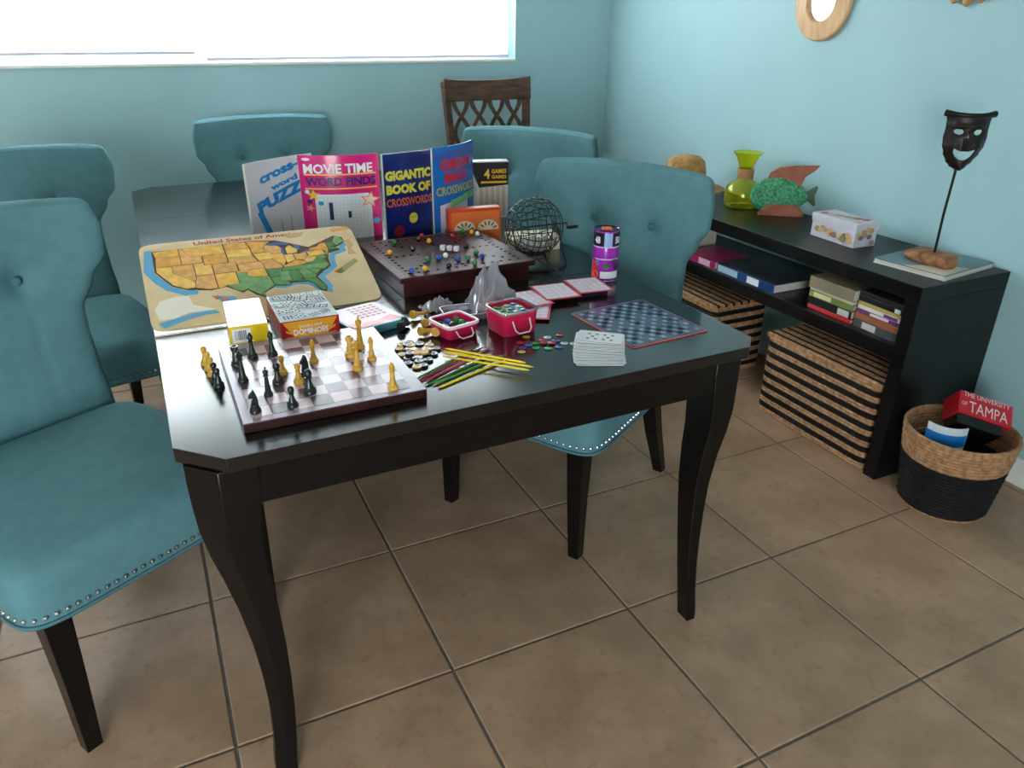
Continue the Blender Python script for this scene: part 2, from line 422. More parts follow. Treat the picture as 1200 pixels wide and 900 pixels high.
# ------------------------------------------------------------------ dining table
TZ = .762
def build_table():
    rz = math.radians(.5)
    t = empty('dining_table', (0, 0, 0), rz, 'black lacquered dining table with clipped corners, cabriole legs and games spread on top', 'table')
    X0, X1, Y0, Y1, c = .004, 1.275, -.092, 2.46, .078
    Ys = [Y0, .555, 1.80, Y1]
    for k in range(3):
        a, b = Ys[k]+.0008, Ys[k+1]-.0008
        if k == 0: pts = [(X0+c, Y0), (X1-c*.6, Y0), (X1, Y0+c*.6), (X1, b), (X0, b), (X0, Y0+c)]
        elif k == 2: pts = [(X0, a), (X1, a), (X1, Y1-c), (X1-c, Y1), (X0+c, Y1), (X0, Y1-c)]
        else: pts = [(X0, a), (X1, a), (X1, b), (X0, b)]
        MB().prism(pts, TZ-.028, TZ).obj('tabletop', M_TOP, t, bevel=.0012, seg=2)
    z0, z1, i = TZ-.108, TZ-.0285, .0096
    ap = lambda *a: MB().box(*a).obj('apron', M_BLACKW, t, bevel=.003)
    ap(X0+.11, X1-.11, Y0+i, Y0+i+.022, z0, z1); ap(X0+.11, X1-.11, Y1-i-.022, Y1-i, z0, z1)
    ap(X0+i, X0+i+.022, Y0+.11, Y1-.11, z0, z1); ap(X1-i-.022, X1-i, Y0+.11, Y1-.11, z0, z1)
    # cabriole legs: chamfered square section swept inward; sx, sy point outward
    prof = [(z1, .012, .118), (.69, .012, .118), (.65, .014, .112), (.60, .018, .102), (.54, .030, .092), (.48, .047, .082), (.40, .067, .070), (.32, .082, .060), (.24, .091, .052), (.16, .095, .046), (.08, .092, .043), (.03, .086, .043), (.0, .084, .043)]
    for sx, cx in ((-1, X0), (1, X1)):
        for sy, cy in ((-1, Y0), (1, Y1)):
            m = MB(); lo = []
            for z, ins, w in prof:
                q = 1-z/.74; ix = ins*.88+(.030 if sx > 0 else -.010)*q; iy = min(ins*.4, .024)*min(1, z/.45)+.004-(.032 if sx > 0 else .024)*q
                ch = w*.42
                p = [(ix+ch, iy), (ix+w, iy), (ix+w, iy+w), (ix, iy+w), (ix, iy+ch)]
                pts = [(cx-sx*a, cy-sy*b, z) for a, b in p]
                if sx*sy < 0: pts = pts[::-1]
                lo.append(pts)
            # skip the table top corner overlap: section starts right below the top
            m.rings(lo); m.obj('leg', M_BLACKW, t, smooth=True, bevel=.002)
    return t
TABLE = build_table()

# ------------------------------------------------------------------ console shelf
def build_shelf():
    X0, X1, Y0, Y1, H = 2.148, 2.572, .168, 1.93, .70
    t = empty('console_shelf', ((X0+X1)/2, (Y0+Y1)/2, 0), 0, 'low black open console shelf against the right wall', 'shelf')
    ox, oy = (X0+X1)/2, (Y0+Y1)/2
    def bx(n, x0, x1, y0, y1, z0, z1): return MB().box(x0-ox, x1-ox, y0-oy, y1-oy, z0, z1).obj(n, M_SHELF, t, bevel=.002)
    bx('top_panel', X0, X1, Y0, Y1, H-.05, H)
    bx('side_panel', X0, X1, Y0, Y0+.05, 0, H-.0502); bx('side_panel', X0, X1, Y1-.05, Y1, 0, H-.0502)
    bx('shelf_board', X0+.004, X1, Y0+.0502, Y1-.0502, .435, .485)
build_shelf()

# ================================================================== things on the console shelf
SH = .70
def sheet_box(name, w, d, h, m, parent, bevel=.002): return MB().box(-w/2, w/2, -d/2, d/2, 0, h).obj(name, m, parent, bevel=bevel)
def build_vase():
    t = empty('glass_vase', (2.415, 1.30, SH), 0, 'yellow green glass vase with a tan wrapped neck and flared rim', 'vase')
    gm = mat('yellow_green_glass', (240, 238, 84), .06, (236, 234, 78), 5, spec=.6, trans=.92)
    prof = [(.058, 0), (.073, .006), (.080, .03), (.080, .065), (.074, .09), (.055, .108), (.036, .118), (.031, .125), (.031, .165), (.036, .19), (.048, .215), (.062, .232), (.064, .235)]
    inner = [(r-.004, z) for r, z in prof[::-1]][:-1]+[(.05, .006)]
    MB().lathe(prof+inner, 40, cap=False).obj('body', gm, t, smooth=True)
    m = MB()
    for k in range(10): m.tube([(.0335*math.cos(a*PI/12), .0335*math.sin(a*PI/12), .126+k*.0042) for a in range(24)], .0025, 6, closed=True)
    m.obj('neck_wrap', mat('raffia', (176, 132, 88), .8, (146, 104, 66), 60), t, smooth=True)
build_vase()
def poly_obj(name, pts, th, m, parent, bevel=.003):   # outline in XZ, extruded along Y
    mb = MB(); mb.prism(pts, -th/2, th/2, M=Matrix.Rotation(PI/2, 4, 'X')); return mb.obj(name, m, parent, bevel=bevel)
def build_fish():
    t = empty('wooden_fish', (2.445, 1.105, SH), math.radians(-40), 'carved wooden fish, green scaled body with terracotta fins, between vase and box', 'figurine')
    gm = bpy.data.materials.new('green_scales'); gm.use_nodes = True; nt = gm.node_tree; b = nt.nodes['Principled BSDF']; b.inputs['Roughness'].default_value = .6
    tc = nt.nodes.new('ShaderNodeTexCoord'); wv = nt.nodes.new('ShaderNodeTexVoronoi'); wv.inputs['Scale'].default_value = 90
    nt.links.new(tc.outputs['Object'], wv.inputs['Vector'])
    rp = nt.nodes.new('ShaderNodeValToRGB'); e = rp.color_ramp.elements; e[0].color = lin((94, 180, 134)); e[1].color = lin((34, 118, 78)); e[1].position = .8
    nt.links.new(wv.outputs['Distance'], rp.inputs[0]); nt.links.new(rp.outputs[0], b.inputs['Base Color'])
    bp = nt.nodes.new('ShaderNodeBump'); bp.inputs['Distance'].default_value = .003; nt.links.new(wv.outputs['Distance'], bp.inputs['Height']); nt.links.new(bp.outputs[0], b.inputs['Normal'])
    terra = mat('terracotta_fin', (172, 104, 80), .7, (146, 84, 62), 20)
    # body: lens shape with a pointed mouth at left (-X)
    m = MB(); loops = []
    tab = [(-.125, .004), (-.118, .026), (-.10, .048), (-.06, .068), (-.01, .073), (.04, .062), (.075, .042), (.098, .022), (.105, .016)]
    for x, h in tab:
        loops.append([(x, .020*(h/.07)**.7*math.cos(a*PI/10), .082+1.1*h*math.sin(a*PI/10)) for a in range(20)])
    m.rings(loops); body = m.obj('body', gm, t, smooth=True)
    poly_obj('dorsal_fin', [(-.07, .135), (-.055, .175), (-.02, .198), (.04, .207), (.135, .212), (.118, .19), (.085, .165), (.07, .12), (0, .11)], .014, terra, t)
    poly_obj('base_fin', [(-.085, 0), (.100, 0), (.102, .012), (.088, .032), (.06, .05), (-.04, .05), (-.07, .024)], .045, terra, t)
    poly_obj('tail', [(.095, .075), (.135, .045), (.142, .05), (.132, .088), (.142, .125), (.134, .130), (.095, .10)], .012, mat('grey_green_tail', (96, 116, 92), .7, (70, 96, 78), 30), t)
    ring = MB(); ring.tube([(-.093+.011*math.cos(a*PI/8), -.0165, .10+.011*math.sin(a*PI/8)) for a in range(16)], .002, 5, closed=True)
    ring.ball((-.093, -.0165, .10), .004, 10, 6); ring.obj('eye', mat('fish_eye', (40, 110, 84), .5), body, smooth=True)
build_fish()
def build_deco_box():
    # shell and starfish paper covered box
    t = empty('covered_box', (2.372, .695, SH), math.radians(-3), 'small white box papered with seashell prints beside the wooden fish', 'box')
    pm = mat('box_paper', (204, 200, 212), .45)
    w, d, h = .105, .215, .088
    MB().box(-w/2, w/2, -d/2, d/2, 0, h-.03).obj('body', pm, t, bevel=.002)
    lid = MB().box(-w/2-.003, w/2+.003, -d/2-.003, d/2+.003, h-.0295, h).obj('lid', pm, t, bevel=.002)
    cols = [(206, 176, 126), (168, 150, 128), (196, 150, 96), (120, 116, 110), (178, 70, 74), (160, 140, 100)]
    pm2 = [flat('shell_print_%d' % i, c, .5) for i, c in enumerate(cols)]
    rnd = random.Random(3); m = MB()
    def blob(M, mi, r, star=False):
        n = 10 if star else 9
        pts = [((r*(1.0 if (k % 2 == 0 or not star) else .4)*rnd.uniform(.85, 1.1))*math.cos(2*PI*k/n), (r*(1.0 if (k % 2 == 0 or not star) else .4))*rnd.uniform(.6, .9)*math.sin(2*PI*k/n)) for k in range(n)]
        m.add([(x, y, 0) for x, y in pts], [tuple(range(n))], mi, M)
    for k in range(13):  # left (wall-ward is +X; the face toward the room is -X)
        y = -d/2+.02+(d-.04)*((k*.381) % 1); z = rnd.uniform(.016, .042); r = rnd.uniform(.012, .017)
        blob(Matrix(((0, 0, -1, -w/2-.0045-.00004*k), (1, 0, 0, y), (0, 1, 0, z), (0, 0, 0, 1))), k % 6 if k % 6 != 4 else 0, r)
    blob(Matrix(((0, 0, -1, -w/2-.0056), (1, 0, 0, .0), (0, 1, 0, .028), (0, 0, 0, 1))), 4, .016, True)
    for k in range(8):
        x = -w/2+.015+(w-.03)*((k*.381) % 1)
        blob(Matrix(((1, 0, 0, x), (0, 0, -1, -d/2-.0045-.00004*k), (0, 1, 0, rnd.uniform(.014, .07)), (0, 0, 0, 1))), k % 4, .013)
    for k in range(9):
        blob(T(-w/2+.02+(w-.04)*((k*.381) % 1), -d/2+.02+(d-.04)*((k*.618) % 1), h+.0006+.00004*k), (k*2) % 6, .018)
    tag(m.obj('seashell_print', pm2, lid), kind='stuff')
build_deco_box()
def build_mask_book():
    t = empty('art_book', (2.405, .330, SH), math.radians(7), 'large pale paperback lying flat under the mask stand', 'book')
    MB().box(-.150, .140, -.125, .125, 0, .003).obj('cover', flat('book_cover_pale', (214, 210, 214), .4), t)
    MB().box(-.148, .138, -.122, .123, .0031, .014).obj('pages', M_PAGES, t)
    c = MB().box(-.150, .140, -.125, .125, .0141, .017).obj('cover', flat('book_cover_teal', (76, 112, 122), .35, c2=(120, 140, 144), scale=6, lo=.3, hi=.7), t)
    m = MB(); m.prism([(-.15, -.12), (.0, -.12), (-.05, -.05), (-.15, .02)], .0171, .0174); m.obj('cover_picture', flat('cover_cream', (214, 196, 174), .4), c)
    s = empty('mask_sculpture', (2.378, .318, SH+.0178), 0, 'dark laughing theatre mask on a thin rod with a rough wood base', 'sculpture')
    wood = mat('driftwood', (170, 118, 76), .75, (112, 72, 44), 14, .6, 60, stretch=(1, 3, 3))
    m = MB(); rnd = random.Random(5)
    pts = [(-.05, -.085), (-.015, -.09), (.03, -.07), (.05, -.02), (.045, .045), (.035, .085), (.0, .08), (-.03, .088), (-.045, .05), (-.055, .0)]
    lo = []
    for z, k in ((0, 1), (.012, 1.04), (.026, .96), (.032, .82)): lo.append([(x*k+.004*math.sin(9*x*20+z*50), y*k, z+.003*math.sin(60*y)*(z > 0)) for x, y in pts])
    m.rings(lo); m.obj('base', wood, s, smooth=False, bevel=.003)
    iron = mat('dark_bronze', (40, 27, 24), .42, (24, 17, 16), 14, .3, 50, metal=.25)
    MB().tube([(0, 0, .025), (.002, .004, .16), (.0, .0, .305)], .0042, 8).obj('rod', iron, s, smooth=True)
    # face: curved sheet with eye and mouth openings, width along local X, facing local -Y
    fe = empty('mask', (0, 0, .302), math.radians(-38)); fe.parent = s; fe.scale = (.86, .9, .91)
    H = .18; nu, nv = 72, 84
    def hw(v):   # v 0 at chin, 1 at brow
        tab = [(0, .012), (.06, .030), (.15, .045), (.3, .060), (.45, .070), (.6, .073), (.75, .071), (.88, .072), (1.0, .077)]
        return interp(tab, v)
    verts = []; faces = []
    def P(u, v):
        w = hw(v); x = u*w; z = v*H
        y = -.034*(1-abs(u)**2.2)**1 if abs(u) < 1 else 0
        y += -.006*math.sin(v*PI)
        y -= .020*math.exp(-(x/.0075)**2)*max(0, 1-abs((z-.098)/.034)**2)*(1 if z > .07 else .6)     # nose
        for sx in (-1, 1):
            y -= .009*math.exp(-((x-sx*.043)**2+(z-.082)**2)/.00035)      # cheeks
            y -= .007*math.exp(-(((x-sx*.033)/.022)**2+((z-.145-.0*x)/.006)**2))  # brows
            y += .007*math.exp(-(((x-sx*.032)/.018)**2+((z-.126)/.010)**2))
        y -= .008*math.exp(-((x/.02)**2+((z-.012)/.012)**2))
        return (x, y, z)
    for j in range(nv+1):
        for i in range(nu+1): verts.append(P(-1+2*i/nu, j/nv))
    def hole(x, z):
        for sx in (-1, 1):
            if ((x-sx*.032)/.0150)**2+((z-.127-.1*(abs(x)-.032))/.0088)**2 < 1: return True
        lo_ = ((x/.037)**2+((z-.070)/.036)**2) < 1 and z < .074
        up_ = ((x/.040)**2+((z-.082)/.018)**2) < 1
        return lo_ and not up_
    for j in range(nv):
        for i in range(nu):
            a = j*(nu+1)+i; q = [a, a+1, a+nu+2, a+nu+1]
            cx = sum(verts[k][0] for k in q)/4; cz = sum(verts[k][2] for k in q)/4
            if not hole(cx, cz): faces.append(q)
    m = MB(); m.add(verts, faces)
    fo = m.obj('face', iron, fe, smooth=True)
    so = fo.modifiers.new('thickness', 'SOLIDIFY'); so.thickness = .005; so.offset = -1
    rim = [P(-1+2*i/24, 1.0) for i in range(25)]
    rim = [(x*1.05, y-.001, z+.004-.004*(1-(abs(x)/.08)**2)) for x, y, z in rim]
    MB().tube(rim, [.0075+.004*(abs(-1+2*i/24))**3 for i in range(25)], 10).obj('brow_roll', iron, fe, smooth=True)
build_mask_book()
def build_hat():
    t = empty('straw_hat', (2.325, 1.60, SH+.0), 0, 'tan straw hat with a black band at the far end of the console shelf', 'hat', rot=(0, 0, 0))
    straw = mat('hat_straw', (188, 142, 84), .75, (160, 114, 62), 40, .6, 200)
    MB().lathe([(.166, .030), (.168, .034), (.13, .022), (.10, .014), (.092, .014), (.088, .05), (.086, .10), (.078, .135), (.055, .155), (.02, .160), (.001, .160), (.001, .157), (.05, .151), (.074, .13), (.082, .10), (.086, .02), (.092, .008), (.12, .016)], 40, cap=False).obj('crown', straw, t, smooth=True)
    MB().lathe([(.0895, .018), (.0905, .02), (.0885, .052), (.087, .052)], 40, cap=False).obj('band', flat('black_ribbon', (16, 14, 16), .5), t, smooth=True)
build_hat()
bpy.data.objects['straw_hat'].scale = (1.1, 1.1, 1.16)

# books lying on the middle board
def flat_book(x, y, z, w, d, h, c, lab, rz=0, spine=None, label_txt=None, cat='book', txtc=(230, 230, 230), pages=True, group=None):
    """w along X (into the shelf), d along Y; spine faces the room (-X)"""
    t = empty('book', (x, y, z), rz, lab, cat, group)
    cm = flat('book_cover_%d_%d_%d' % c, c, .35)
    th = min(.003, h*.15)
    MB().box(-w/2, w/2, -d/2, d/2, 0, th).box(-w/2, w/2, -d/2, d/2, h-th, h).box(-w/2, -w/2+th, -d/2, d/2, th, h-th).obj('cover', cm, t, bevel=.0008)
    MB().box(-w/2+th*1.02, w/2-.003, -d/2+.003, d/2-.003, th*1.01, h-th*1.01).obj('pages', M_PAGES, t)
    if spine:
        sp = MB()
        for (a, b, col_i) in spine[1]: sp.box(-w/2-.0006, -w/2, -d/2+a*d, -d/2+b*d, h*.12, h*.88, col_i)
        sp.obj('spine_label', [flat('spine_%d_%d_%d' % k, k, .4) for k in spine[0]], t)
    return t
MZ = .4852
fx = 2.165
b = flat_book(fx+.125, .955, MZ, .25, .335, .036, (30, 66, 120), 'large flat picture book with a blue spine and dark photo cover', 0,
          ([(170, 200, 210), (235, 235, 235)], [(.62, .98, 0), (.25, .45, 1)]))
m = MB(); m.box(-.122, .122, -.162, .164, .0362, .0366); m.obj('cover_photo', flat('dark_photo', (52, 62, 66), .35, c2=(28, 30, 36), scale=14, lo=.4, hi=.6), b)
flat_book(fx+.10, 1.245, MZ, .20, .215, .034, (150, 26, 84), 'magenta book lying left of the large blue picture book', 0, ([(226, 190, 208)], [(.15, .5, 0)]))
flat_book(fx+.11, 1.475, MZ, .21, .17, .10, (96, 62, 44), 'thick brown volume lying at the left end of the middle board', .0)
flat_book(fx+.10, 1.475, MZ+.1003, .17, .13, .030, (112, 84, 66), 'brown book on top of the thick brown volume')
z = MZ
for h, c, l, sp in ((.014, (208, 34, 40), 'thin red book at the bottom of the left shelf stack', None),
                    (.030, (36, 36, 36), 'black and white spined book above the thin red one', ([(196, 196, 186)], [(.05, .3, 0)])),
                    (.022, (120, 134, 66), 'olive green book in the middle of the left shelf stack', ([(214, 206, 150)], [(.5, .9, 0)])),
                    (.012, (200, 198, 176), 'thin cream book under the grey beige one', None),
                    (.042, (140, 126, 102), 'thick grey beige hardback on top of the left shelf stack', None)):
    flat_book(fx+.10, .528, z, .165+.02*(h > .03), .20, h, c, l, random.uniform(-.03, .03), sp); z += h+.0006
z = MZ
for h, c, l, sp in ((.030, (82, 84, 84), 'dark grey book at the bottom of the right shelf stack', ([(190, 190, 186)], [(.5, .8, 0)])),
                    (.022, (158, 92, 60), 'rust brown book above the dark grey one', None),
                    (.012, (110, 52, 120), 'thin purple book in the right shelf stack', ([(220, 210, 220)], [(.3, .7, 0)])),
                    (.014, (222, 218, 210), 'thin white book above the purple one', ([(110, 60, 130)], [(.1, .4, 0)])),
                    (.012, (196, 168, 96), 'thin mustard book below the black ones', None),
                    (.018, (24, 22, 26), 'black book with a white spine end, second in the right stack', ([(214, 214, 214)], [(.08, .2, 0)])),
                    (.016, (30, 28, 34), 'slim black book on top of the right shelf stack', None)):
    flat_book(fx+.10, .322, z, .16+.01*(h > .02), .185, h, c, l, random.uniform(-.04, .04), sp); z += h+.0006

# ------------------------------------------------------------------ striped seagrass storage baskets
def rope_loop(hx, hy, z, r=.0062, n=64):
    return [(x, y, z) for x, y in srect(hx, hy, n, 14)]
def build_striped(x, y, lab):
    t = empty('striped_basket', (x, y, 0), 0, lab, 'basket', 'striped seagrass boxes under the console shelf')
    hx, hy = .150, .268
    pat = [1]*2+[0]*2+[1]*2+[0]*2+[1]*2+[0]*2+[1]*2+[0]*2+[1]*2+[0]*2+[1]*2+[0]*2+[1]*2+[0]*2+[1]*2      # 1 natural, 0 black
    step = .325/len(pat); i = 0
    while i < len(pat):
        j = i
        while j < len(pat) and pat[j] == pat[i]: j += 1
        m = MB()
        for k in range(i, j): m.tube(rope_loop(hx, hy, .006+k*step+.002, 0, 150), [step*(.50+.10*((q+k) % 2)) for q in range(150)], 5, closed=True)
        m.obj('natural_band' if pat[i] else 'black_band', M_WICK if pat[i] else M_WICKB, t, smooth=True)
        i = j
    # lid with ropes running along the length
    lz = .006+len(pat)*step+.001
    lid = MB().box(-hx, hx, -hy, hy, lz-.012, lz-.004).obj('lid', M_WICK, t)
    n = 22
    for col, ks in ((1, [k for k in range(n) if k % 3 != 1]), (0, [k for k in range(n) if k % 3 == 1])):
        m = MB()
        for k in ks:
            xx = -hx+.005+(2*hx-.01)*k/(n-1)
            m.tube([(xx, -hy-.004, lz), (xx, 0, lz+.001), (xx, hy+.004, lz)], (2*hx-.01)/(n-1)*.55, 6)
        m.obj('natural_band' if col else 'black_band', M_WICK if col else M_WICKB, lid, smooth=True)
build_striped(2.306, .500, 'black and natural striped seagrass box filling the right bay under the shelf')
build_striped(2.306, 1.36, 'black and natural striped seagrass box in the left bay, behind the table corner')

# ------------------------------------------------------------------ round floor basket with books
def build_round():
    t = empty('round_basket', (2.252, -.012, 0), 0, 'round two-tone floor basket, black below and natural at the rim, holding books', 'basket')
    def ring_mb(z0, z1, n):
        m = MB()
        for k in range(n):
            z = z0+(z1-z0)*(k+.5)/n; R = .128+.034*(z/.27)
            m.tube([(R*math.cos(a*PI/24)*(1+.008*math.sin(a*PI/24*18+k*PI)), R*math.sin(a*PI/24)*(1+.008*math.sin(a*PI/24*18+k*PI)), z) for a in range(48)], (z1-z0)/n*.6, 6, closed=True)
        return m
    ring_mb(.0, .008, 1).obj('natural_band', M_WICK, t, smooth=True)
    ring_mb(.008, .178, 15).obj('black_band', M_WICKB, t, smooth=True)
    ring_mb(.178, .268, 8).obj('natural_band', M_WICK, t, smooth=True)
    m = MB(); m.tube([(.162*math.cos(a*PI/24), .162*math.sin(a*PI/24), .270) for a in range(48)], .0065, 8, closed=True); m.obj('rim', M_WICK, t, smooth=True)
    MB().lathe([(.124, .004), (.124, .010)], 32).obj('bottom', M_WICKB, t)
build_round()
def build_basket_books():
    # thick red book standing in the basket, spine up toward the room
    ux = Vector((.76, -.56, -.26)).normalized()           # along the spine, reading direction
    nn = Vector((-.36, -.52, .78)); nn = (nn-ux*nn.dot(ux)).normalized()   # spine faces the viewer
    vv = nn.cross(ux).normalized()                        # up on the spine
    O = Vector((2.300, -.044, .318))
    M = Matrix(((ux.x, vv.x, nn.x, O.x), (ux.y, vv.y, nn.y, O.y), (ux.z, vv.z, nn.z, O.z), (0, 0, 0, 1)))
    t = empty('book', (0, 0, 0), 0, 'thick red university book with white lettering, leaning in the floor basket', 'book'); t.matrix_world = M
    W, Hh, D = .172, .080, .09
    MB().box(-W/2, W/2, -.010, Hh-.01, -D, 0).obj('cover', flat('crimson_cover', (190, 30, 44), .35), t, bevel=.003)
    MB().box(-W/2+.002, W/2-.026, -.046, -.0102, -D+.01, -.004).obj('lower_cover', flat('black_cover', (20, 18, 20), .35), t, bevel=.003)
    wt = flat('silver_lettering', (226, 214, 214), .4)
    text('THE UNIVERSITY', .02, wt, t, T(0, .060, .0006), width=.150, height=.017)
    text('OF', .016, wt, t, T(-.070, .026, .0006), width=.018, height=.013)
    text('TAMPA', .04, wt, t, T(.008, .020, .0006), width=.125, height=.038)
    # curled magazine
    m = MB(); pts = []
    g = empty('magazine', (2.213, .016, .0), math.radians(28), 'curled blue and white magazine standing in the floor basket', 'magazine')
    def curl(z0, z1, rr, name, mm):
        m = MB(); n = 16; lo = []
        out = [( rr*math.cos(PI*.75+PI*.62*i/n), rr*1.1*math.sin(PI*.75+PI*.62*i/n)) for i in range(n+1)]
        inn = [(x*.95, y*.95) for x, y in out]
        ring = out+inn[::-1]
        m.rings([[(x, y, z0) for x, y in ring], [(x, y, z1) for x, y in ring]]); m.obj(name, mm, g, smooth=True)
    curl(.012, .300, .062, 'cover', flat('magazine_white', (206, 214, 222), .4))
    curl(.235, .275, .0635, 'blue_band', flat('magazine_blue', (30, 128, 206), .4))
build_basket_books()

# ------------------------------------------------------------------ wall decorations
def build_mirror():
    t = empty('round_mirror', (RX, 1.165, 1.512), 0, 'round mirror in a wide pale wooden bowl frame on the right wall', 'mirror', rot=(0, -PI/2, 0))
    wd = mat('pale_wood', (222, 178, 132), .45, (206, 160, 114), 10, stretch=(1, 6, 1))
    MB().lathe([(.128, .001), (.140, .006), (.141, .014), (.136, .020), (.100, .026), (.074, .028), (.070, .024), (.070, .006)], 56, cap=False).obj('frame', wd, t, smooth=True)
    MB().lathe([(.071, .010), (.0705, .0125)], 48).obj('glass', flat('mirror_silver', (235, 238, 240), .03, metal=1), t)
build_mirror()
def build_sun():
    t = empty('sunburst_ornament', (RX, .555, 1.640), 0, 'carved wooden sunburst with rounded petals, top right on the wall', 'wall decoration', rot=(0, -PI/2, 0))
    wd = mat('honey_wood', (206, 158, 108), .5, (178, 128, 80), 14)
    MB().lathe([(.05, .001), (.10, .002), (.10, .012), (.07, .022), (.05, .022)], 48).obj('disc', wd, t, smooth=True)
    me = None
    for k in range(18):
        a = 2*PI*k/18
        if me is None:
            m = MB(); m.ball((0, 0, 0), 1, 12, 8, M=Matrix.Diagonal((.032, .019, .010, 1))); me = m.mesh('petal', wd, True)
        o = link('petal', me, t); o.location = (.122*math.cos(a), .122*math.sin(a), .012); o.rotation_euler = (0, 0, a)
build_sun()

# ------------------------------------------------------------------ lattice back chair in the corner
def build_lattice_chair():
    t = empty('lattice_chair', (1.72, 2.235, 0), math.radians(2), 'weathered brown wooden chair with a crisscross lattice back in the corner', 'chair')
    wd = mat('weathered_walnut', (104, 72, 54), .5, (56, 38, 30), 9, .3, 60, stretch=(1, 1, 5))
    def bx(n, x0, x1, y0, y1, z0, z1, p=t): return MB().box(x0, x1, y0, y1, z0, z1).obj(n, wd, p, bevel=.004)
    back = empty('backrest', (0, .20, .62), rot=(math.radians(-7), 0, 0)); back.parent = t
    Hh = .55
    for s in (-1, 1):
        m = MB(); m.rings([[(s*(.215+q)+a*.017, b*.017, z) for a, b in ((-1,-1),(1,-1),(1,1),(-1,1))] for z, q in ((0, 0), (.3, .004), (Hh-.005, .016))])
        m.obj('post', wd, back, bevel=.003)
    lo = []
    for i in range(17):
        x = -.245+.49*i/16; y = -.010+.016*(1-(x/.245)**2)
        zt = Hh+.004*(abs(x)/.245)**3*3
        lo.append([(x, y-.016, Hh-.098), (x, y+.014, Hh-.098), (x, y+.020, zt), (x, y-.020, zt)])
    m = MB(); m.rings(lo); m.obj('top_rail', wd, back, bevel=.005)
    bx('lower_rail', -.21, .21, -.012, .012, .10, .14, back)
    n = 4
    for k in range(n):
        xc = -.152+k*.101
        for s in (-1, 1):
            m = MB(); lo = []
            for i in range(17):
                tt = i/16; z = .14+(.315)*tt; ww = .040
                x = xc+s*ww*math.cos(2*PI*tt)
                lo.append([(x-.011, -.005+s*.004, z), (x+.011, -.005+s*.004, z), (x+.011, .005+s*.004, z), (x-.011, .005+s*.004, z)])
            m.rings(lo); m.obj('lattice_slat', wd, back)
    bx('seat', -.23, .23, -.24, .215, .585, .62)
    for sx in (-1, 1):
        for y in (-.21, .185): bx('leg', sx*.205-.02, sx*.205+.02, y-.02, y+.02, 0, .5848)
        bx('stretcher', sx*.205-.01, sx*.205+.01, -.19, .165, .22, .25)
    bx('footrest', -.185, .185, -.22, -.20, .26, .30)
    c = empty('cushion', (1.835, 2.32, .622), math.radians(10), 'white pillow standing on the lattice chair seat, just peeking over', 'cushion')
    m = MB(); lo = []
    for i in range(13):
        v = -1+2*i/12; hw = .125*(1-.08*(1-v*v)); th = .045*(1-v**4)**.5+.004
        lo.append([(x*hw*.8, y*th, .162+v*.160) for x, y in srect(1, 1, 32, 3.2)])
    m.rings(lo); m.obj('cover', mat('white_cotton', (226, 224, 220), .9, bump=.3, bscale=200), c, smooth=True)
build_lattice_chair()

# ================================================================== things on the dining table
TT = TZ+.0004
def chess_material(n, a, b): return mat(n, a, .3, b, 20, coat=.25, coatr=.15)
def build_chessboard():
    t = empty('chessboard', (.296, .176, TT), 0, 'brown framed chessboard with pale pink and mauve squares at the table front', 'chessboard')
    fr = mat('chessboard_frame', (160, 146, 162), .3, (146, 132, 148), 6, coat=.25, coatr=.15)
    sd = mat('chessboard_side', (58, 30, 26), .35, (42, 20, 18), 10)
    w, d, h = .345, .385, .020
    MB().box(-w/2, w/2, -d/2, d/2, 0, h-.0015).obj('base', sd, t, bevel=.002)
    MB().box(-w/2+.001, w/2-.001, -d/2+.001, d/2-.001, h-.0014, h).obj('border', fr, t)
    ls = chess_material('square_light', (206, 180, 190), (196, 170, 180)); ds = chess_material('square_dark', (104, 78, 92), (92, 66, 78))
    sx, sy = .0375, .0425; x0, y0 = -.155, -.176
    m1 = MB().box(-sx/2+.0003, sx/2-.0003, -sy/2+.0003, sy/2-.0003, 0, .0006).mesh('square', ls)
    m2 = MB().box(-sx/2+.0003, sx/2-.0003, -sy/2+.0003, sy/2-.0003, 0, .0006).mesh('square', ds)
    for i in range(8):
        for j in range(8):
            dk = (i+j) % 2 == 1
            o = link('dark_square' if dk else 'light_square', m2 if dk else m1, t); o.location = (x0+sx*(i+.5), y0+sy*(j+.5), h+.0001)
build_chessboard()
CB = TT+.0208
BLK = mat('chess_black', (20, 26, 28), .3, (30, 38, 40), 30, coat=.3); YEL = mat('chess_boxwood', (216, 168, 62), .38, (196, 144, 44), 30, coat=.3)
BASEP = [(.0, 0), (.0125, 0), (.0135, .0015), (.0135, .004), (.0115, .0065), (.0125, .008), (.009, .011)]
def piece_parts(kind):
    P = {'pawn': [(.0055, .020), (.0048, .026), (.008, .0275), (.005, .029), (.0075, .033), (.008, .036), (.006, .040), (.001, .0425)],
         'rook': [(.0070, .022), (.0062, .030), (.009, .032), (.009, .040), (.0065, .040), (.0065, .037), (.001, .037)],
         'bishop': [(.0060, .024), (.0048, .036), (.009, .038), (.005, .0395), (.0072, .045), (.006, .051), (.003, .0545), (.0035, .0565), (.001, .058)],
         'queen': [(.0065, .028), (.005, .046), (.0095, .048), (.0055, .050), (.009, .060), (.006, .061), (.003, .0635), (.001, .066)],
         'king': [(.0068, .030), (.0052, .050), (.0098, .052), (.006, .054), (.0088, .063), (.005, .066), (.001, .0665)],
         'knight': [(.0095, .014), (.009, .017)]}[kind]
    return P
CM = {}
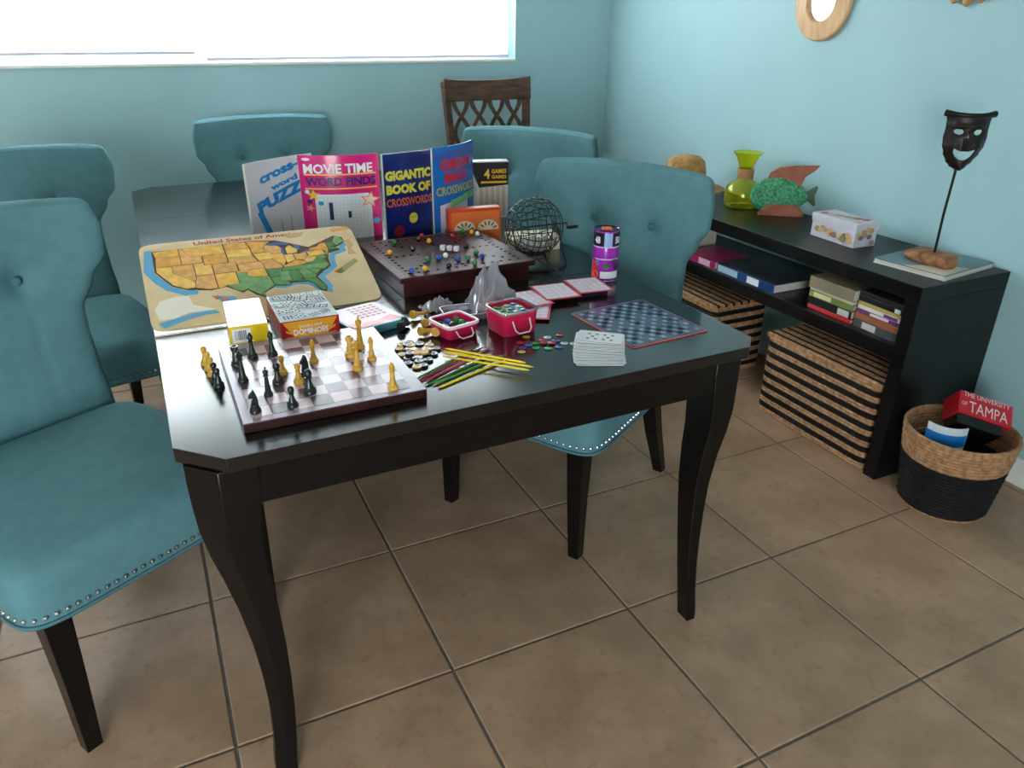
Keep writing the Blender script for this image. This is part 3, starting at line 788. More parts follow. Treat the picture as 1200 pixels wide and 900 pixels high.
def chess_piece(kind, col, x, y, lab, z=CB, rot=None, s=1.0):
    t = empty('chess_'+kind, (x, y, z), 0, lab, 'chess piece', rot=rot)
    mm = BLK if col == 'b' else YEL
    if (kind, col) not in CM:
        CM[(kind, col)] = [MB().lathe(BASEP, 20).mesh('base', mm, True)]
        m = MB(); m.lathe([(.009, .0112)]+piece_parts(kind), 20)
        if kind == 'king': m.box(-.0011, .0011, -.0011, .0011, .066, .075).box(-.0035, .0035, -.0010, .0010, .0695, .0717)
        if kind == 'knight':
            out = [(-.008, .016), (.008, .016), (.0085, .024), (.007, .033), (.0035, .042), (.001, .0455), (-.001, .042), (-.009, .036), (-.0115, .032), (-.0105, .029), (-.005, .030), (-.003, .028), (-.0065, .022)]
            m.prism(out, -.004, .004, M=Matrix.Rotation(PI/2, 4, 'X'))
        CM[(kind, col)].append(m.mesh('body' if kind != 'knight' else 'horse_head', mm, kind != 'knight'))
    for me in CM[(kind, col)]:
        o = link(me.name.split('.')[0], me, t); o.scale = (s*.8, s*.8, s)
    return t
chess_piece('rook', 'b', .148, .250, 'black chess rook behind the leftmost knight, at the left board edge', s=1.1)
chess_piece('bishop', 'b', .184, .278, 'tall black bishop in front of the yellow box')
chess_piece('bishop', 'b', .224, .272, 'black bishop between the yellow box and the dominoes box')
chess_piece('queen', 'b', .149, .165, 'black queen standing near the left edge of the chessboard')
chess_piece('pawn', 'b', .210, .124, 'black pawn just left of the two small boxwood pawns', s=1.1)
chess_piece('king', 'b', .184, .080, 'black king with a small cross, left of the board centre', s=.82)
chess_piece('knight', 'b', .151, .021, 'black knight on the front left corner square of the chessboard')
chess_piece('pawn', 'b', .217, .015, 'black pawn nearest the front edge of the chessboard')
chess_piece('knight', 'b', .266, .134, 'black knight in the middle of the chessboard', rot=(0, 0, .5), s=1.05)
chess_piece('pawn', 'b', .258, .058, 'black pawn in front of the central black knight', s=1.2)
chess_piece('pawn', 'y', .226, .166, 'boxwood pawn behind a black pawn, left of the board centre')
chess_piece('pawn', 'y', .248, .112, 'boxwood pawn right beside the central black knight')
chess_piece('bishop', 'y', .296, .200, 'boxwood bishop standing in front of the dominoes box', s=.92)
chess_piece('rook', 'y', .374, .198, 'boxwood rook standing left of the tall boxwood king', s=1.15)
chess_piece('king', 'y', .405, .236, 'tall boxwood king at the back right of the chessboard')
chess_piece('queen', 'y', .369, .125, 'boxwood queen in front of the boxwood rook', s=1.02)
chess_piece('bishop', 'y', .410, .163, 'boxwood bishop right of the boxwood queen', s=.92)
chess_piece('bishop', 'y', .408, .008, 'lone boxwood bishop on the front right corner square')
chess_piece('pawn', 'y', .092, .332, 'rearmost boxwood pawn of the line left of the chessboard', z=TT)
chess_piece('pawn', 'y', .096, .300, 'second boxwood pawn of the line left of the chessboard', z=TT)
chess_piece('pawn', 'y', .099, .268, 'foremost boxwood pawn of the line left of the chessboard', z=TT)
chess_piece('pawn', 'b', .102, .236, 'rear black pawn of the line left of the chessboard', z=TT)
chess_piece('pawn', 'b', .105, .206, 'front black pawn of the line left of the chessboard', z=TT)
def lying(kind, col, x, y, yaw, lab, z=TT+.0135): # toppled: lies on base rim and head; axis horizontal
    return chess_piece(kind, col, x, y, lab, z=z, rot=(PI/2+.12, 0, yaw))
lying('bishop', 'y', .580, .405, 1.9, 'toppled boxwood bishop, rearmost piece right of the thin games tin')
lying('bishop', 'b', .600, .372, 1.2, 'toppled black bishop left of the open pink box')
lying('pawn', 'y', .592, .338, 2.9, 'toppled boxwood pawn with its base turned to the open pink box')
lying('queen', 'y', .560, .292, 1.75, 'toppled boxwood queen behind the heap of checkers')
lying('rook', 'b', .530, .340, 2.4, 'toppled black rook beside the corner of the thin games tin')
lying('pawn', 'y', .592, .270, 2.6, 'toppled boxwood pawn nearest the heap of checkers')
lying('pawn', 'b', .552, .375, -.6, 'toppled black pawn against the right side of the thin games tin')

# loose checkers
def checkers():
    def proto(c, m):
        t = empty('checker', (0, 0, 0)); tag(t, None, 'checker', 'loose %s checkers in the heap' % c)
        t['label'] = ('yellow' if c == 'yellow' else 'black')+' checker in the loose heap between chessboard and sticks'
        MB().lathe([(.0095, 0), (.0105, .001), (.0105, .004), (.0095, .005), (.0078, .005), (.0074, .0042)], 18).obj('disc', m, t, smooth=True)
        MB().lathe([(.0045, .0043), (.0042, .0049), (.0030, .0049), (.0028, .0043)], 14).obj('ring', m, t, smooth=True)
        return t
    A = proto('yellow', YEL); B = proto('black', BLK)
    ys = [(.493, .236, 0), (.489, .203, 0), (.519, .232, 1), (.517, .186, 1), (.533, .181, 1), (.562, .228, 0), (.497, .126, 0), (.544, .196, 1), (.505, .258, 0), (.530, .208, 0)]
    bs = [(.526, .262, 0), (.545, .250, 0), (.494, .178, 0), (.486, .152, 0), (.511, .152, 0), (.532, .152, 0), (.510, .208, 0), (.552, .206, 0), (.513, .240, 1), (.569, .203, 0), (.512, .128, 0), (.503, .190, 1), (.540, .230, 1), (.553, .178, 0)]
    for lst, pr in ((ys, A), (bs, B)):
        for k, (x, y, lv) in enumerate(lst):
            o = pr if k == 0 else dup(pr)
            place(o, (x, y, TT+lv*.0056), k*.7)
checkers()

# ------------------------------------------------------------------ boxes behind the chessboard
def build_yellow_box():
    t = empty('game_box', (.197, .462, TT), math.radians(-3), 'small yellow box with a glossy top painted white as window glare, left of the dominoes box', 'box')
    w, d, h = .084, .180, .060
    y = flat('yellow_card', (238, 200, 30), .3)
    MB().box(-w/2, w/2, -d/2, d/2, 0, h).obj('carton', y, t, bevel=.0015)
    MB().box(-w/2+.001, w/2-.001, -d/2+.001, d/2-.001, h+.0001, h+.0012).obj('top_glare', mat('glossy_white_glare', (238, 240, 244), .12, coat=.8, coatr=.06), t)  # white colour paints the blown window reflection on the glossy top
    MB().box(-w/2+.006, .004, -d/2-.0006, -d/2-.0001, .022, .054).obj('label', M_PAPER, t)
    b = MB(); rnd = random.Random(2); x = -w/2+.012
    while x < -.006: q = rnd.choice((.0008, .0015, .002)); b.box(x, x+q, -d/2-.0009, -d/2-.0007, .028, .050); x += q+rnd.choice((.001, .0016))
    b.obj('barcode', flat('barcode_grey', (90, 92, 100), .5), t)
    MB().box(-w/2+.002, w/2-.002, -d/2-.0006, -d/2-.0001, .001, .006).obj('red_stripe', flat('stripe_red', (170, 60, 30), .4), t)
build_yellow_box()
def pips(mb, cx, cy, n, s, z, M, rr=.0009):
    G = {1: [(0,0)], 2: [(-1,-1),(1,1)], 3: [(-1,-1),(0,0),(1,1)], 4: [(-1,-1),(1,1),(-1,1),(1,-1)], 5: [(-1,-1),(1,1),(-1,1),(1,-1),(0,0)],
         6: [(-1,-1),(-1,0),(-1,1),(1,-1),(1,0),(1,1)], 8: [(a,b) for a in(-1,0,1) for b in(-1,0,1) if (a,b) != (0,0)], 9: [(a,b) for a in(-1,0,1) for b in(-1,0,1)]}
    for a, b in G[n]:
        mb.add([(cx+a*s+rr*math.cos(k*PI/3), cy+b*s+rr*math.sin(k*PI/3), z) for k in range(6)], [tuple(range(6))], 0, M)
def build_domino_box():
    t = empty('dominoes_box', (.325, .452, TT), math.radians(0), 'red and yellow dominoes box with domino tiles printed on its top', 'box')
    w, d, h = .132, .190, .060
    red = flat('domino_red', (168, 28, 34), .35); gold = flat('domino_gold', (226, 158, 40), .35)
    MB().box(-w/2, w/2, -d/2, d/2, 0, h).obj('carton', red, t, bevel=.0015)
    F = -d/2-.0006
    m = MB(); m.add([(-w/2+.004, F, h-.002), (w/2-.004, F, h-.002), (w/2-.030, F, .018), (-w/2+.030, F, .018)], [(0, 1, 2, 3)]); m.obj('gold_panel', gold, t)
    m = MB()
    for s in (-1, 1):
        for a in (-.5, 0, .5): m.add([(s*.026, F-.0001, .020), (s*(.056), F-.0001, .020+a*.034+.003), (s*(.056), F-.0001, .020+a*.034-.003)], [(0, 1, 2)])
    m.obj('ray_burst', gold, t)
    text('DOUBLE NINE', .01, M_PAPER, t, on_front(F-.0004, 0, .045), width=.052, height=.007)
    text('DOMINOES', .02, M_PAPER, t, on_front(F-.0004, 0, .032), bold=.0006, width=.078, height=.014)
    top = MB().box(-w/2+.001, w/2-.001, -d/2+.001, d/2-.001, h+.0001, h+.0008).obj('top_print', mat('lid_print', (190, 204, 206), .5, spec=.2), t)
    rnd = random.Random(11); tl = MB(); pp = MB()
    spots = [(-.030, -.072, .05), (.028, -.068, .45), (-.034, -.032, -.08), (.032, -.022, -.35), (-.008, -.004, .3), (-.034, .022, .15), (.034, .022, .1), (.0, .048, -.25), (-.032, .070, .08), (.034, .068, -.12)]
    for k, (x, y, a) in enumerate(spots):
        M = T(x, y, h+.0014+.0002*k) @ Matrix.Rotation(a, 4, 'Z')
        tl.add([(-.029, -.0145, 0), (.029, -.0145, 0), (.029, .0145, 0), (-.029, .0145, 0)], [(0, 1, 2, 3)], 0, M)
        tl.add([(-.0008, -.013, .00006), (.0008, -.013, .00006), (.0008, .013, .00006), (-.0008, .013, .00006)], [(0, 1, 2, 3)], 1, M)
        for sx in (-1, 1): pips(pp, sx*.0145, 0, rnd.choice((9, 8, 6, 9, 5, 4)), .0080, .0003, M, .0030)
    tl.obj('domino_picture', [flat('tile_white', (214, 220, 224), .8, spec=.1), flat('tile_line', (60, 60, 64), .4)], top)
    tag(pp.obj('pip_print', flat('pip_blue_black', (12, 22, 32), 1, spec=0), top), kind='stuff')
build_domino_box()
def build_tin():
    t = empty('game_tin', (.472, .432, TT), math.radians(14), 'thin teal edged game tin with a pink and red lid, right of the dominoes box', 'box')
    w, d, h = .145, .155, .020
    MB().prism([(x, y) for x, y in srect(w/2, d/2, 32, 8)], 0, h-.006).obj('base', flat('tin_teal', (84, 150, 164), .3), t, bevel=.0015)
    lid = MB().prism([(x*1.01, y*1.01) for x, y in srect(w/2, d/2, 32, 8)], h-.0055, h).obj('lid', flat('tin_rim_teal', (110, 172, 186), .3), t, bevel=.0015)
    m = MB(); m.prism([(x*.93, y*.93) for x, y in srect(w/2, d/2, 32, 8)], h+.0001, h+.0004); m.obj('lid_print', flat('tin_pink', (226, 196, 206), .3), lid)
    m = MB(); m.prism([(-.066, -.068), (.066, -.068), (.050, -.030), (.0, -.048), (-.066, -.032)], h+.0005, h+.0007); m.obj('red_banner', flat('tin_red', (196, 30, 48), .3), lid)
    m = MB()
    for i in range(5):
        for j in range(5): m.box(-.02+i*.015, -.010+i*.015, -.015+j*.017, -.006+j*.017, h+.0005, h+.0007)
    m.obj('printed_marks', flat('tin_marks', (178, 90, 110), .4), lid)
build_tin()

# ------------------------------------------------------------------ map puzzle
STATES = {'a': [  # yellow-orange pieces
 [(-124.5,48.4),(-117,49),(-117,46),(-119,45.9),(-123.9,46.2)],[(-123.9,46.2),(-119,45.9),(-117,46),(-117,42),(-124.3,42)],
 [(-124.3,42),(-120,42),(-120,39),(-114.6,35),(-114.6,32.7),(-117.1,32.5),(-120.6,34.6),(-122.5,37.5),(-124.3,40.4)],
 [(-120,42),(-114,42),(-114,36.2),(-114.6,35),(-120,39)],[(-117,49),(-116,49),(-116,48),(-114.5,45.6),(-111,44.5),(-111,42),(-117,42),(-117,46)],
 [(-116,49),(-104,49),(-104,45),(-111,45),(-111,44.5),(-114.5,45.6),(-116,48)],[(-111,45),(-104,45),(-104,41),(-111,41)],
 [(-114,42),(-111,42),(-111,41),(-109,41),(-109,37),(-114,37)],[(-109,41),(-102,41),(-102,37),(-109,37)],
 [(-114,37),(-109,37),(-109,31.3),(-111,31.3),(-114.8,32.5),(-114.6,35),(-114,36.2)],[(-109,37),(-103,37),(-103,32),(-106.6,32),(-108.2,31.3),(-109,31.3)],
 [(-104,49),(-97.2,49),(-96.5,46),(-104,46)],[(-104,46),(-96.5,46),(-96.5,42.7),(-104,43)],[(-104,43),(-96.5,42.7),(-95.5,40),(-102,40),(-102,41),(-104,41)],
 [(-102,40),(-95.3,40),(-94.6,39),(-94.6,37),(-102,37)],[(-103,37),(-94.6,37),(-94.4,33.8),(-97,33.8),(-100,34.6),(-100,36.5),(-103,36.5)],
 [(-97.2,49),(-95,49),(-89.6,48),(-92,46.7),(-92.8,45),(-91.3,43.5),(-96.5,43.5),(-96.5,46)],[(-96.5,43.5),(-91.3,43.5),(-90.2,41.8),(-91.4,40.4),(-95.5,40.5)],
 [(-95.5,40.5),(-91.4,40.4),(-89.2,37),(-89.5,36.3),(-94.6,36.5),(-94.6,39)],[(-92,46.7),(-88,45.8),(-87.2,44.8),(-87.8,42.5),(-90.6,42.5),(-92.8,45)],
 [(-90.6,42.5),(-87.6,42.5),(-87.6,39),(-88.9,37),(-91.4,40.2)],[(-89.2,37),(-87,37.9),(-84.8,39),(-82.6,38.2),(-81.9,37.4),(-83.7,36.6),(-89.4,36.5)],
 [(-87.6,41.7),(-84.8,41.7),(-84.8,39),(-87.6,38)],[(-84.8,41.7),(-82.5,41.4),(-80.5,42),(-80.6,40.5),(-82.3,38.5),(-84.8,39)],
 [(-82.6,38.2),(-80.6,40.5),(-80.5,39.7),(-77.8,39.4),(-80,37.5),(-81.9,37.4)],[(-80.5,42),(-75.3,42),(-75,40),(-80.5,39.7)],
 [(-79.7,42.2),(-79,43.3),(-76.5,43.6),(-75,45),(-73.4,45),(-73.4,42),(-74,40.7),(-75.3,42)],[(-86.5,41.8),(-83.3,41.9),(-82.5,43.5),(-83.5,44.2),(-84.7,45.7),(-86.3,44.5)]],
 'g': [ # green pieces
 [(-103,36.5),(-100,36.5),(-100,34.6),(-97,33.8),(-94.2,33.6),(-93.8,29.8),(-97.2,27.8),(-97.3,25.9),(-99.5,27.5),(-101.5,29.7),(-103,29),(-104.6,29.7),(-106.6,32),(-103,32)],
 [(-94.6,36.5),(-89.7,36.3),(-91.1,33),(-94.1,33.1)],[(-94.1,33.1),(-91.1,33),(-91.6,31),(-89.7,31),(-89.2,29.2),(-91.5,29.4),(-93.8,29.8)],
 [(-91.1,35),(-88.2,35),(-88.5,30.3),(-89.7,31),(-91.6,31)],[(-88.2,35),(-85.6,35),(-85,31),(-87.6,30.4),(-88.4,30.4)],[(-89.7,36.4),(-81.8,36.5),(-84.3,35),(-90.1,35)],
 [(-85.6,35),(-83.2,35),(-81,32),(-81.5,30.7),(-84.9,30.8)],[(-87.5,30.9),(-84.9,30.7),(-81.5,30.7),(-80,27),(-80.6,25.2),(-81.8,26),(-82.8,28.5),(-84,30),(-87.3,30.3)],
 [(-83.2,35),(-80.8,34.9),(-78.7,33.8),(-81,32)],[(-84.3,35),(-81.8,36.5),(-75.9,36.5),(-75.7,35.3),(-77.9,33.9),(-80.8,34.9)],
 [(-83.7,36.6),(-81.9,37.4),(-80,37.5),(-77.6,39.2),(-76,37.9),(-76,36.5)],[(-79.4,39.7),(-75.8,39.7),(-75.2,38.5),(-77,38.4)],[(-75,41.3),(-74,40.9),(-74.2,39.5),(-75.2,39.6)],
 [(-73.4,45),(-71,45.2),(-70.8,43),(-73.3,42.8)],[(-73.4,42.8),(-70.2,42.5),(-70.2,41.7),(-73.5,42.0)],[(-71,45.2),(-69.2,47.4),(-67.8,46.8),(-67,44.8),(-70.6,43.2)]]}
def build_map():
    tilt = math.radians(21.5); W, L, th = .560, .342, .008
    t = empty('map_puzzle', (-.004, .560, TT+.001), 0, 'wooden United States map puzzle board propped up slanting toward the viewer', 'puzzle', rot=(tilt, 0, 0))
    wood = mat('puzzle_board', (222, 196, 150), .35, (206, 178, 132), 8, coat=.3)
    base = MB().prism([(W/2+x, L/2+y) for x, y in srect(W/2, L/2, 40, 16)], .002, .002+th).obj('board', wood, t, bevel=.001)
    z = .002+th+.0003
    def q(lon, lat): a = (lon+124.5)/57.5; b = (49-lat)/23.5; return (W*(.055+.875*a+.045*a*b), L*(1-(.095+.71*b)))
    cols = [(240, 184, 72), (230, 164, 62), (244, 194, 92), (224, 166, 84), (234, 172, 98)]
    ym = [mat('puzzle_amber_%d' % i, c, .4, tuple(int(v*.88) for v in c), 60) for i, c in enumerate(cols)]
    gm = [mat('puzzle_green_%d' % i, c, .4, tuple(int(v*.86) for v in c), 60) for i, c in enumerate([(92, 152, 78), (116, 164, 96), (74, 138, 70)])]
    # printed coast water
    blue = flat('map_water', (84, 164, 206), .4)
    west = [(-124.6,49.2),(-124.6,46),(-124.8,42),(-124.7,40),(-122.8,37.2),(-121,34.3),(-117.3,32),(-114.6,31.9)]
    westo = [(-121.5,49.8),(-126.6,49.4),(-127,46),(-127.6,41),(-125.4,36.5),(-122.6,33),(-118.2,30.3),(-114.6,30.2)]
    def strip(a, b, nm, mm=blue, zz=z):
        m = MB(); n = len(a); m.add([(*q(*p), zz) for p in a]+[(*q(*p), zz) for p in b], [(i, i+1, n+i+1, n+i) for i in range(n-1)]); return m.obj(nm, mm, base)
    strip(west, westo, 'water_print')
    strip([(-66.6,44.8),(-70,42.9),(-69.8,41.4),(-73.6,40.2),(-74.9,38),(-75.2,35.2),(-78.2,33.2),(-80.6,31.5),(-79.6,27),(-80.3,24.9)],
          [(-65,44),(-68.2,42.4),(-68.2,40.6),(-72.4,39.2),(-73.4,37),(-73.6,34.6),(-76.8,32.2),(-79,31),(-78,27),(-79.2,24.2)], 'water_print')
    strip([(-94,29.6),(-91,29.1),(-88.5,30.0),(-84,29.6),(-82.9,28),(-82,25.8)], [(-94,28.9),(-91,28.3),(-88,29.2),(-84.6,28.6),(-83.7,27.5),(-82.6,25.2)], 'water_print')
    m = MB(); m.prism([q(*p) for p in [(-92,46.9),(-88,47.6),(-84.6,46.6),(-85,46),(-88,46.2)]], z, z+.0006)
    m.prism([q(*p) for p in [(-87.5,45),(-86.6,44.6),(-86.9,41.8),(-87.7,42)]], z, z+.0006); m.prism([q(*p) for p in [(-83.3,45.8),(-81.6,45.4),(-82,43.2),(-82.5,43.6),(-83.2,44.4)]], z, z+.0006)
    m.prism([q(*p) for p in [(-82.5,41.8),(-79.5,43),(-79.2,42.5),(-82.2,41.4)]], z, z+.0006)
    tag(m.obj('lake_print', flat('lake_blue', (62, 98, 178), .4), base), kind='stuff')
    m = MB(); m.add([(*q(*p), z-.0001) for p in [(-124.7,48.9),(-95,49.4),(-88,48.4),(-84,46.6),(-82,45.5),(-79,44),(-75,45.6),(-69.5,47.9),(-67,46.8),(-67,44.5),(-70.4,42.8),(-69.8,41.4),(-74,40.3),(-75,38),(-75.4,35),(-78.4,33.2),(-80.8,31.2),(-79.7,27),(-80.5,24.9),(-82,25.7),(-83,28.5),(-84.3,29.8),(-89,29),(-93.8,29.4),(-97.4,27.5),(-97.4,25.6),(-99.8,27.2),(-101.5,29.4),(-103,28.6),(-106.8,31.6),(-111,31),(-117.2,32.2),(-121,34.4),(-124.7,40.3)]], [tuple(range(32+2))])
    m.obj('recess', flat('puzzle_groove', (84, 58, 34), .6), base)
    k = 0
    for key, mm in (('a', ym), ('g', gm)):
        for poly in STATES[key]:
            p2 = [q(*p) for p in poly]; cx = sum(p[0] for p in p2)/len(p2); cy = sum(p[1] for p in p2)/len(p2)
            r_ = max(max(abs(p[0]-cx) for p in p2), max(abs(p[1]-cy) for p in p2)); f = 1-.0017/r_
            MB().prism([(cx+(x-cx)*f, cy+(y-cy)*f) for x, y in p2], z, z+.0018).obj('state_piece', mm[k % len(mm)], base); k += 1
    # inset pictures: Alaska and Hawaii, captions, little figures
    inset = flat('inset_cream', (232, 226, 208), .4)
    def poly(nm, pts, mm, h=.0006): return MB().prism([(W*x, L*(1-y)) for x, y in pts], z, z+h).obj(nm, mm, base)
    poly('water_print', [(.03, .93), (.05, .99), (.14, .93), (.22, .90), (.28, .90), (.26, .86), (.17, .87), (.08, .91)], blue)
    poly('state_piece', [(.035, .90), (.025, .78), (.05, .70), (.12, .665), (.17, .68), (.18, .78), (.27, .86), (.16, .86), (.09, .90)], inset, .0018)
    for a in ((.27, .72), (.30, .75), (.33, .79)):
        poly('island_piece', [(a[0], a[1]), (a[0]+.02, a[1]-.01), (a[0]+.03, a[1]+.02), (a[0]+.01, a[1]+.03)], flat('island_orange', (196, 110, 66), .4), .0018)
    poly('water_print', [(.26, .70), (.36, .74), (.37, .86), (.34, .86)], blue)
    poly('printed_figure', [(.93, .22), (.96, .20), (.975, .27), (.955, .33), (.97, .40), (.93, .40), (.94, .30)], flat('figure_ochre', (196, 160, 108), .5))
    poly('printed_figure', [(.83, .60), (.95, .46), (.96, .50), (.86, .63)], flat('figure_green', (136, 140, 84), .5))
    poly('printed_figure', [(.83, .60), (.87, .56), (.88, .60), (.85, .63)], flat('figure_yellow', (222, 176, 60), .5))
    poly('printed_figure', [(.89, .035), (.985, .02), (.99, .06), (.90, .075)], flat('figure_orange', (222, 150, 50), .5))
    poly('printed_figure', [(.66, .05), (.76, .04), (.74, .09), (.68, .10)], flat('figure_ochre', (196, 160, 108), .5))
    text('United States of America', .02, flat('map_title_red', (176, 60, 56), .4), base, T(W*.49, L*.952, z+.0002), width=W*.50, height=.0165, bold=.0006)
    # folding prop under the rear edge, down to the tabletop
    def leg(x):
        m = MB(); zt = -math.tan(tilt)*0
        R = Matrix.Rotation(-tilt, 4, 'X')
        ytop = L-.03; P0 = Vector((x, ytop, .0015)); world_h = math.sin(tilt)*ytop+math.cos(tilt)*.0015+.001
        # vertical strip in tilted coordinates
        dn = (R @ Vector((0, 0, -1)))
        P1 = P0+dn*(world_h-.0006)
        m.tube([P0, P1], .004, 8); return m
    leg(.10).obj('prop_leg', wood, t); leg(W-.10).obj('prop_leg', wood, t)
build_map()

# ------------------------------------------------------------------ standing crossword books
def arc_plan(p0, p1, sag, n=20):
    a, b = Vector(p0), Vector(p1); d = b-a; nrm = Vector((d.y, -d.x)).normalized()   # toward the viewer
    return [a+d*(i/n)+nrm*sag*4*(i/n)*(1-i/n) for i in range(n+1)]
def standing_book(lab, p0, p1, sag, h, pages, ccol, back_to, build_print, name='puzzle_book'):
    """cover curve from p0 (left) to p1 (right) seen from the front; page block behind; rear half folded back to stand"""
    t = empty(name, (p0[0], p0[1], TT), 0, lab, 'book')
    off = Vector(p0); pl = [p-off for p in arc_plan(p0, p1, sag)]
    def slab(pl, y0, y1, z0, z1, nm, m):
        mb = MB(); n = len(pl); lo = []
        for i, p in enumerate(pl):
            tg = (pl[min(i+1, n-1)]-pl[max(i-1, 0)]).normalized(); nr = Vector((-tg.y, tg.x))
            a = p+nr*y0; b = p+nr*y1; lo.append([(a.x, a.y, z0), (b.x, b.y, z0), (b.x, b.y, z1), (a.x, a.y, z1)])
        mb.rings(lo); return mb.obj(nm, m, t, smooth=True)
    cov = slab(pl, 0, .0008, 0, h, 'cover', ccol)
    slab(pl, .0010, pages, .0015, h-.0015, 'pages', M_PAGES)
    # rear half of the opened book, running back so the book stands
    q0 = pl[-1] if back_to[0] == 'R' else pl[0]; q1 = Vector(back_to[1])-off
    d = (q1-q0).normalized()
    slab([q0+d*.004+Vector((0, pages)), q0*.5+q1*.5+Vector((0, pages)), q1], 0, .004, 0, h*.9, 'rear_pages', M_PAGES)
    w = sum((b-a).length for a, b in zip(pl, pl[1:]))
    def fn(u, v, lift=.0006):     # u, v in 0..1 on the cover
        u = min(max(u, 0), 1); k = u*(len(pl)-1); i = min(int(k), len(pl)-2); f = k-i; p = pl[i].lerp(pl[i+1], f)
        tg = (pl[i+1]-pl[i]).normalized(); nr = Vector((-tg.y, tg.x)); p = p-nr*lift
        return Vector((p.x, p.y, v*h))
    def shape(pts, m, nm, lift=.0005):     # pts in uv; subdivided to follow the curve
        bm = bmesh.new(); vs = [bm.verts.new((a, b, 0)) for a, b in pts]; bm.faces.new(vs)
        for s in range(1, 20):
            bmesh.ops.bisect_plane(bm, geom=bm.verts[:]+bm.edges[:]+bm.faces[:], plane_co=(s/20, 0, 0), plane_no=(1, 0, 0))
        for v in bm.verts: v.co = fn(v.co.x, v.co.y, lift)
        me = bpy.data.meshes.new(nm); bm.to_mesh(me); bm.free(); me.materials.append(m); return link(nm, me, cov)
    def txt(s, u, v, uw, vh, m, bold=.0, tilt=0, lift=.0012, shear=0):
        M = T(u, v)
        me_w = uw; text(s, .1, m, cov, M, fn=lambda a, b: fn(a, b, lift), bold=bold, width=me_w, height=vh, shear=shear) if not tilt else \
            text(s, .1, m, cov, Matrix.Identity(4), fn=lambda a, b: fn(u+(a*math.cos(tilt)-b*math.sin(tilt))*h/w, v+(a*math.sin(tilt)+b*math.cos(tilt)), lift), bold=bold, width=uw*w/h, height=vh, shear=shear)
    build_print(shape, txt)
    return t
WHT = M_PAPER
def star(cx, cy, r, ar=.75, n=5, rot=0): return [(cx+(r if k % 2 == 0 else r*.45)*math.sin(PI*k/n+rot)/ar, cy+(r if k % 2 == 0 else r*.45)*math.cos(PI*k/n+rot)) for k in range(2*n)]
def circ(cx, cy, r, ar=.75, n=16): return [(cx+r*math.cos(2*PI*k/n)/ar, cy+r*math.sin(2*PI*k/n)) for k in range(n)]
def print_cross(shape, txt):
    bl = flat('cyan_ink', (24, 136, 206), .4)
    txt('cross-', .50, .84, .62, .085, bl, .005, .22); txt('word', .56, .715, .42, .070, bl, .005, .22); txt('PUZZ', .48, .56, .74, .14, bl, .007, .25)
    shape([(.78, .96), (.88, .97), (.995, .60), (.90, .56)], bl, 'blue_stroke', .0009)
    shape([(.10, .42), (.18, .45), (.36, .03), (.28, .03)], bl, 'blue_stroke', .0009)
    gr = flat('pale_ink', (186, 178, 180), .5)
    for u in (.2, .45, .6): shape([(u, .05), (u+.03, .05), (u+.02, .3), (u, .3)], gr, 'pencil_print', .0008)
standing_book('white crossword puzzle book with blue lettering, leftmost of the standing books', (.327, 1.20), (.560, 1.34), -.012, .272, .009,
              mat('cover_lilac_white', (218, 214, 222), .3, coat=.3), ('L', (.44, 1.300)), print_cross)
def print_movie(shape, txt):
    ye = flat('yellow_ink', (236, 196, 52), .4); nv = flat('navy_ink', (46, 32, 104), .4); orr = flat('orange_ink', (238, 150, 96), .4); cy = flat('turquoise_ink', (40, 158, 206), .4)
    shape([(.17, .0), (.17, .50), (.21, .545), (.84, .545), (.88, .50), (.88, 0)], WHT, 'grid_panel', .0005)
    g = flat('grid_grey', (200, 200, 206), .5)
    for k in range(1, 14): shape([(.17+k*.05, .01), (.174+k*.05, .01), (.174+k*.05, .53), (.17+k*.05, .53)], g, 'grid_line', .0008) if .17+k*.05 < .87 else None
    for k in range(1, 13): shape([(.18, k*.042), (.87, k*.042), (.87, k*.042+.003), (.18, k*.042+.003)], g, 'grid_line', .0008)
    txt('MOVIE TIME', .49, .845, .86, .115, WHT, .003)
    shape([(.06, .770), (.96, .770), (.96, .785), (.06, .785)], ye, 'yellow_rule', .0009); shape([(.06, .605), (.96, .605), (.96, .62), (.06, .62)], ye, 'yellow_rule', .0009)
    txt('WORD FINDS', .51, .695, .88, .105, nv, .004)
    shape(star(.155, .535, .065), ye, 'star_print', .0011); shape(star(.10, .38, .045, rot=.3), orr, 'star_print', .0011)
    shape(circ(.24, .44, .026), cy, 'dot_print', .0011); shape(circ(.10, .46, .026), nv, 'dot_print', .0011); shape(circ(.08, .575, .022), WHT, 'dot_print', .0011)
    shape(circ(.93, .20, .035), cy, 'dot_print', .0011)
    shape(star(.86, .46, .105, rot=.2), orr, 'star_print', .0011); shape(star(.86, .46, .078, rot=.2), flat('pale_star', (250, 216, 206), .4), 'star_print', .0014)
    shape([(.335, .24), (.385, .24), (.385, .45), (.335, .45)], nv, 'word_loop', .0012); shape([(.57, .26), (.61, .26), (.61, .34), (.57, .34)], nv, 'word_loop', .0012)
    shape(circ(.10, .955, .018, ar=.35), flat('pink_white', (246, 214, 228), .4), 'badge_print', .0011)
standing_book('pink Movie Time Word Finds book standing behind the map puzzle', (.505, 1.295), (.757, 1.235), .030, .275, .010,
              mat('cover_magenta', (220, 28, 124), .22, coat=.4), ('R', (.60, 1.375)), print_movie)
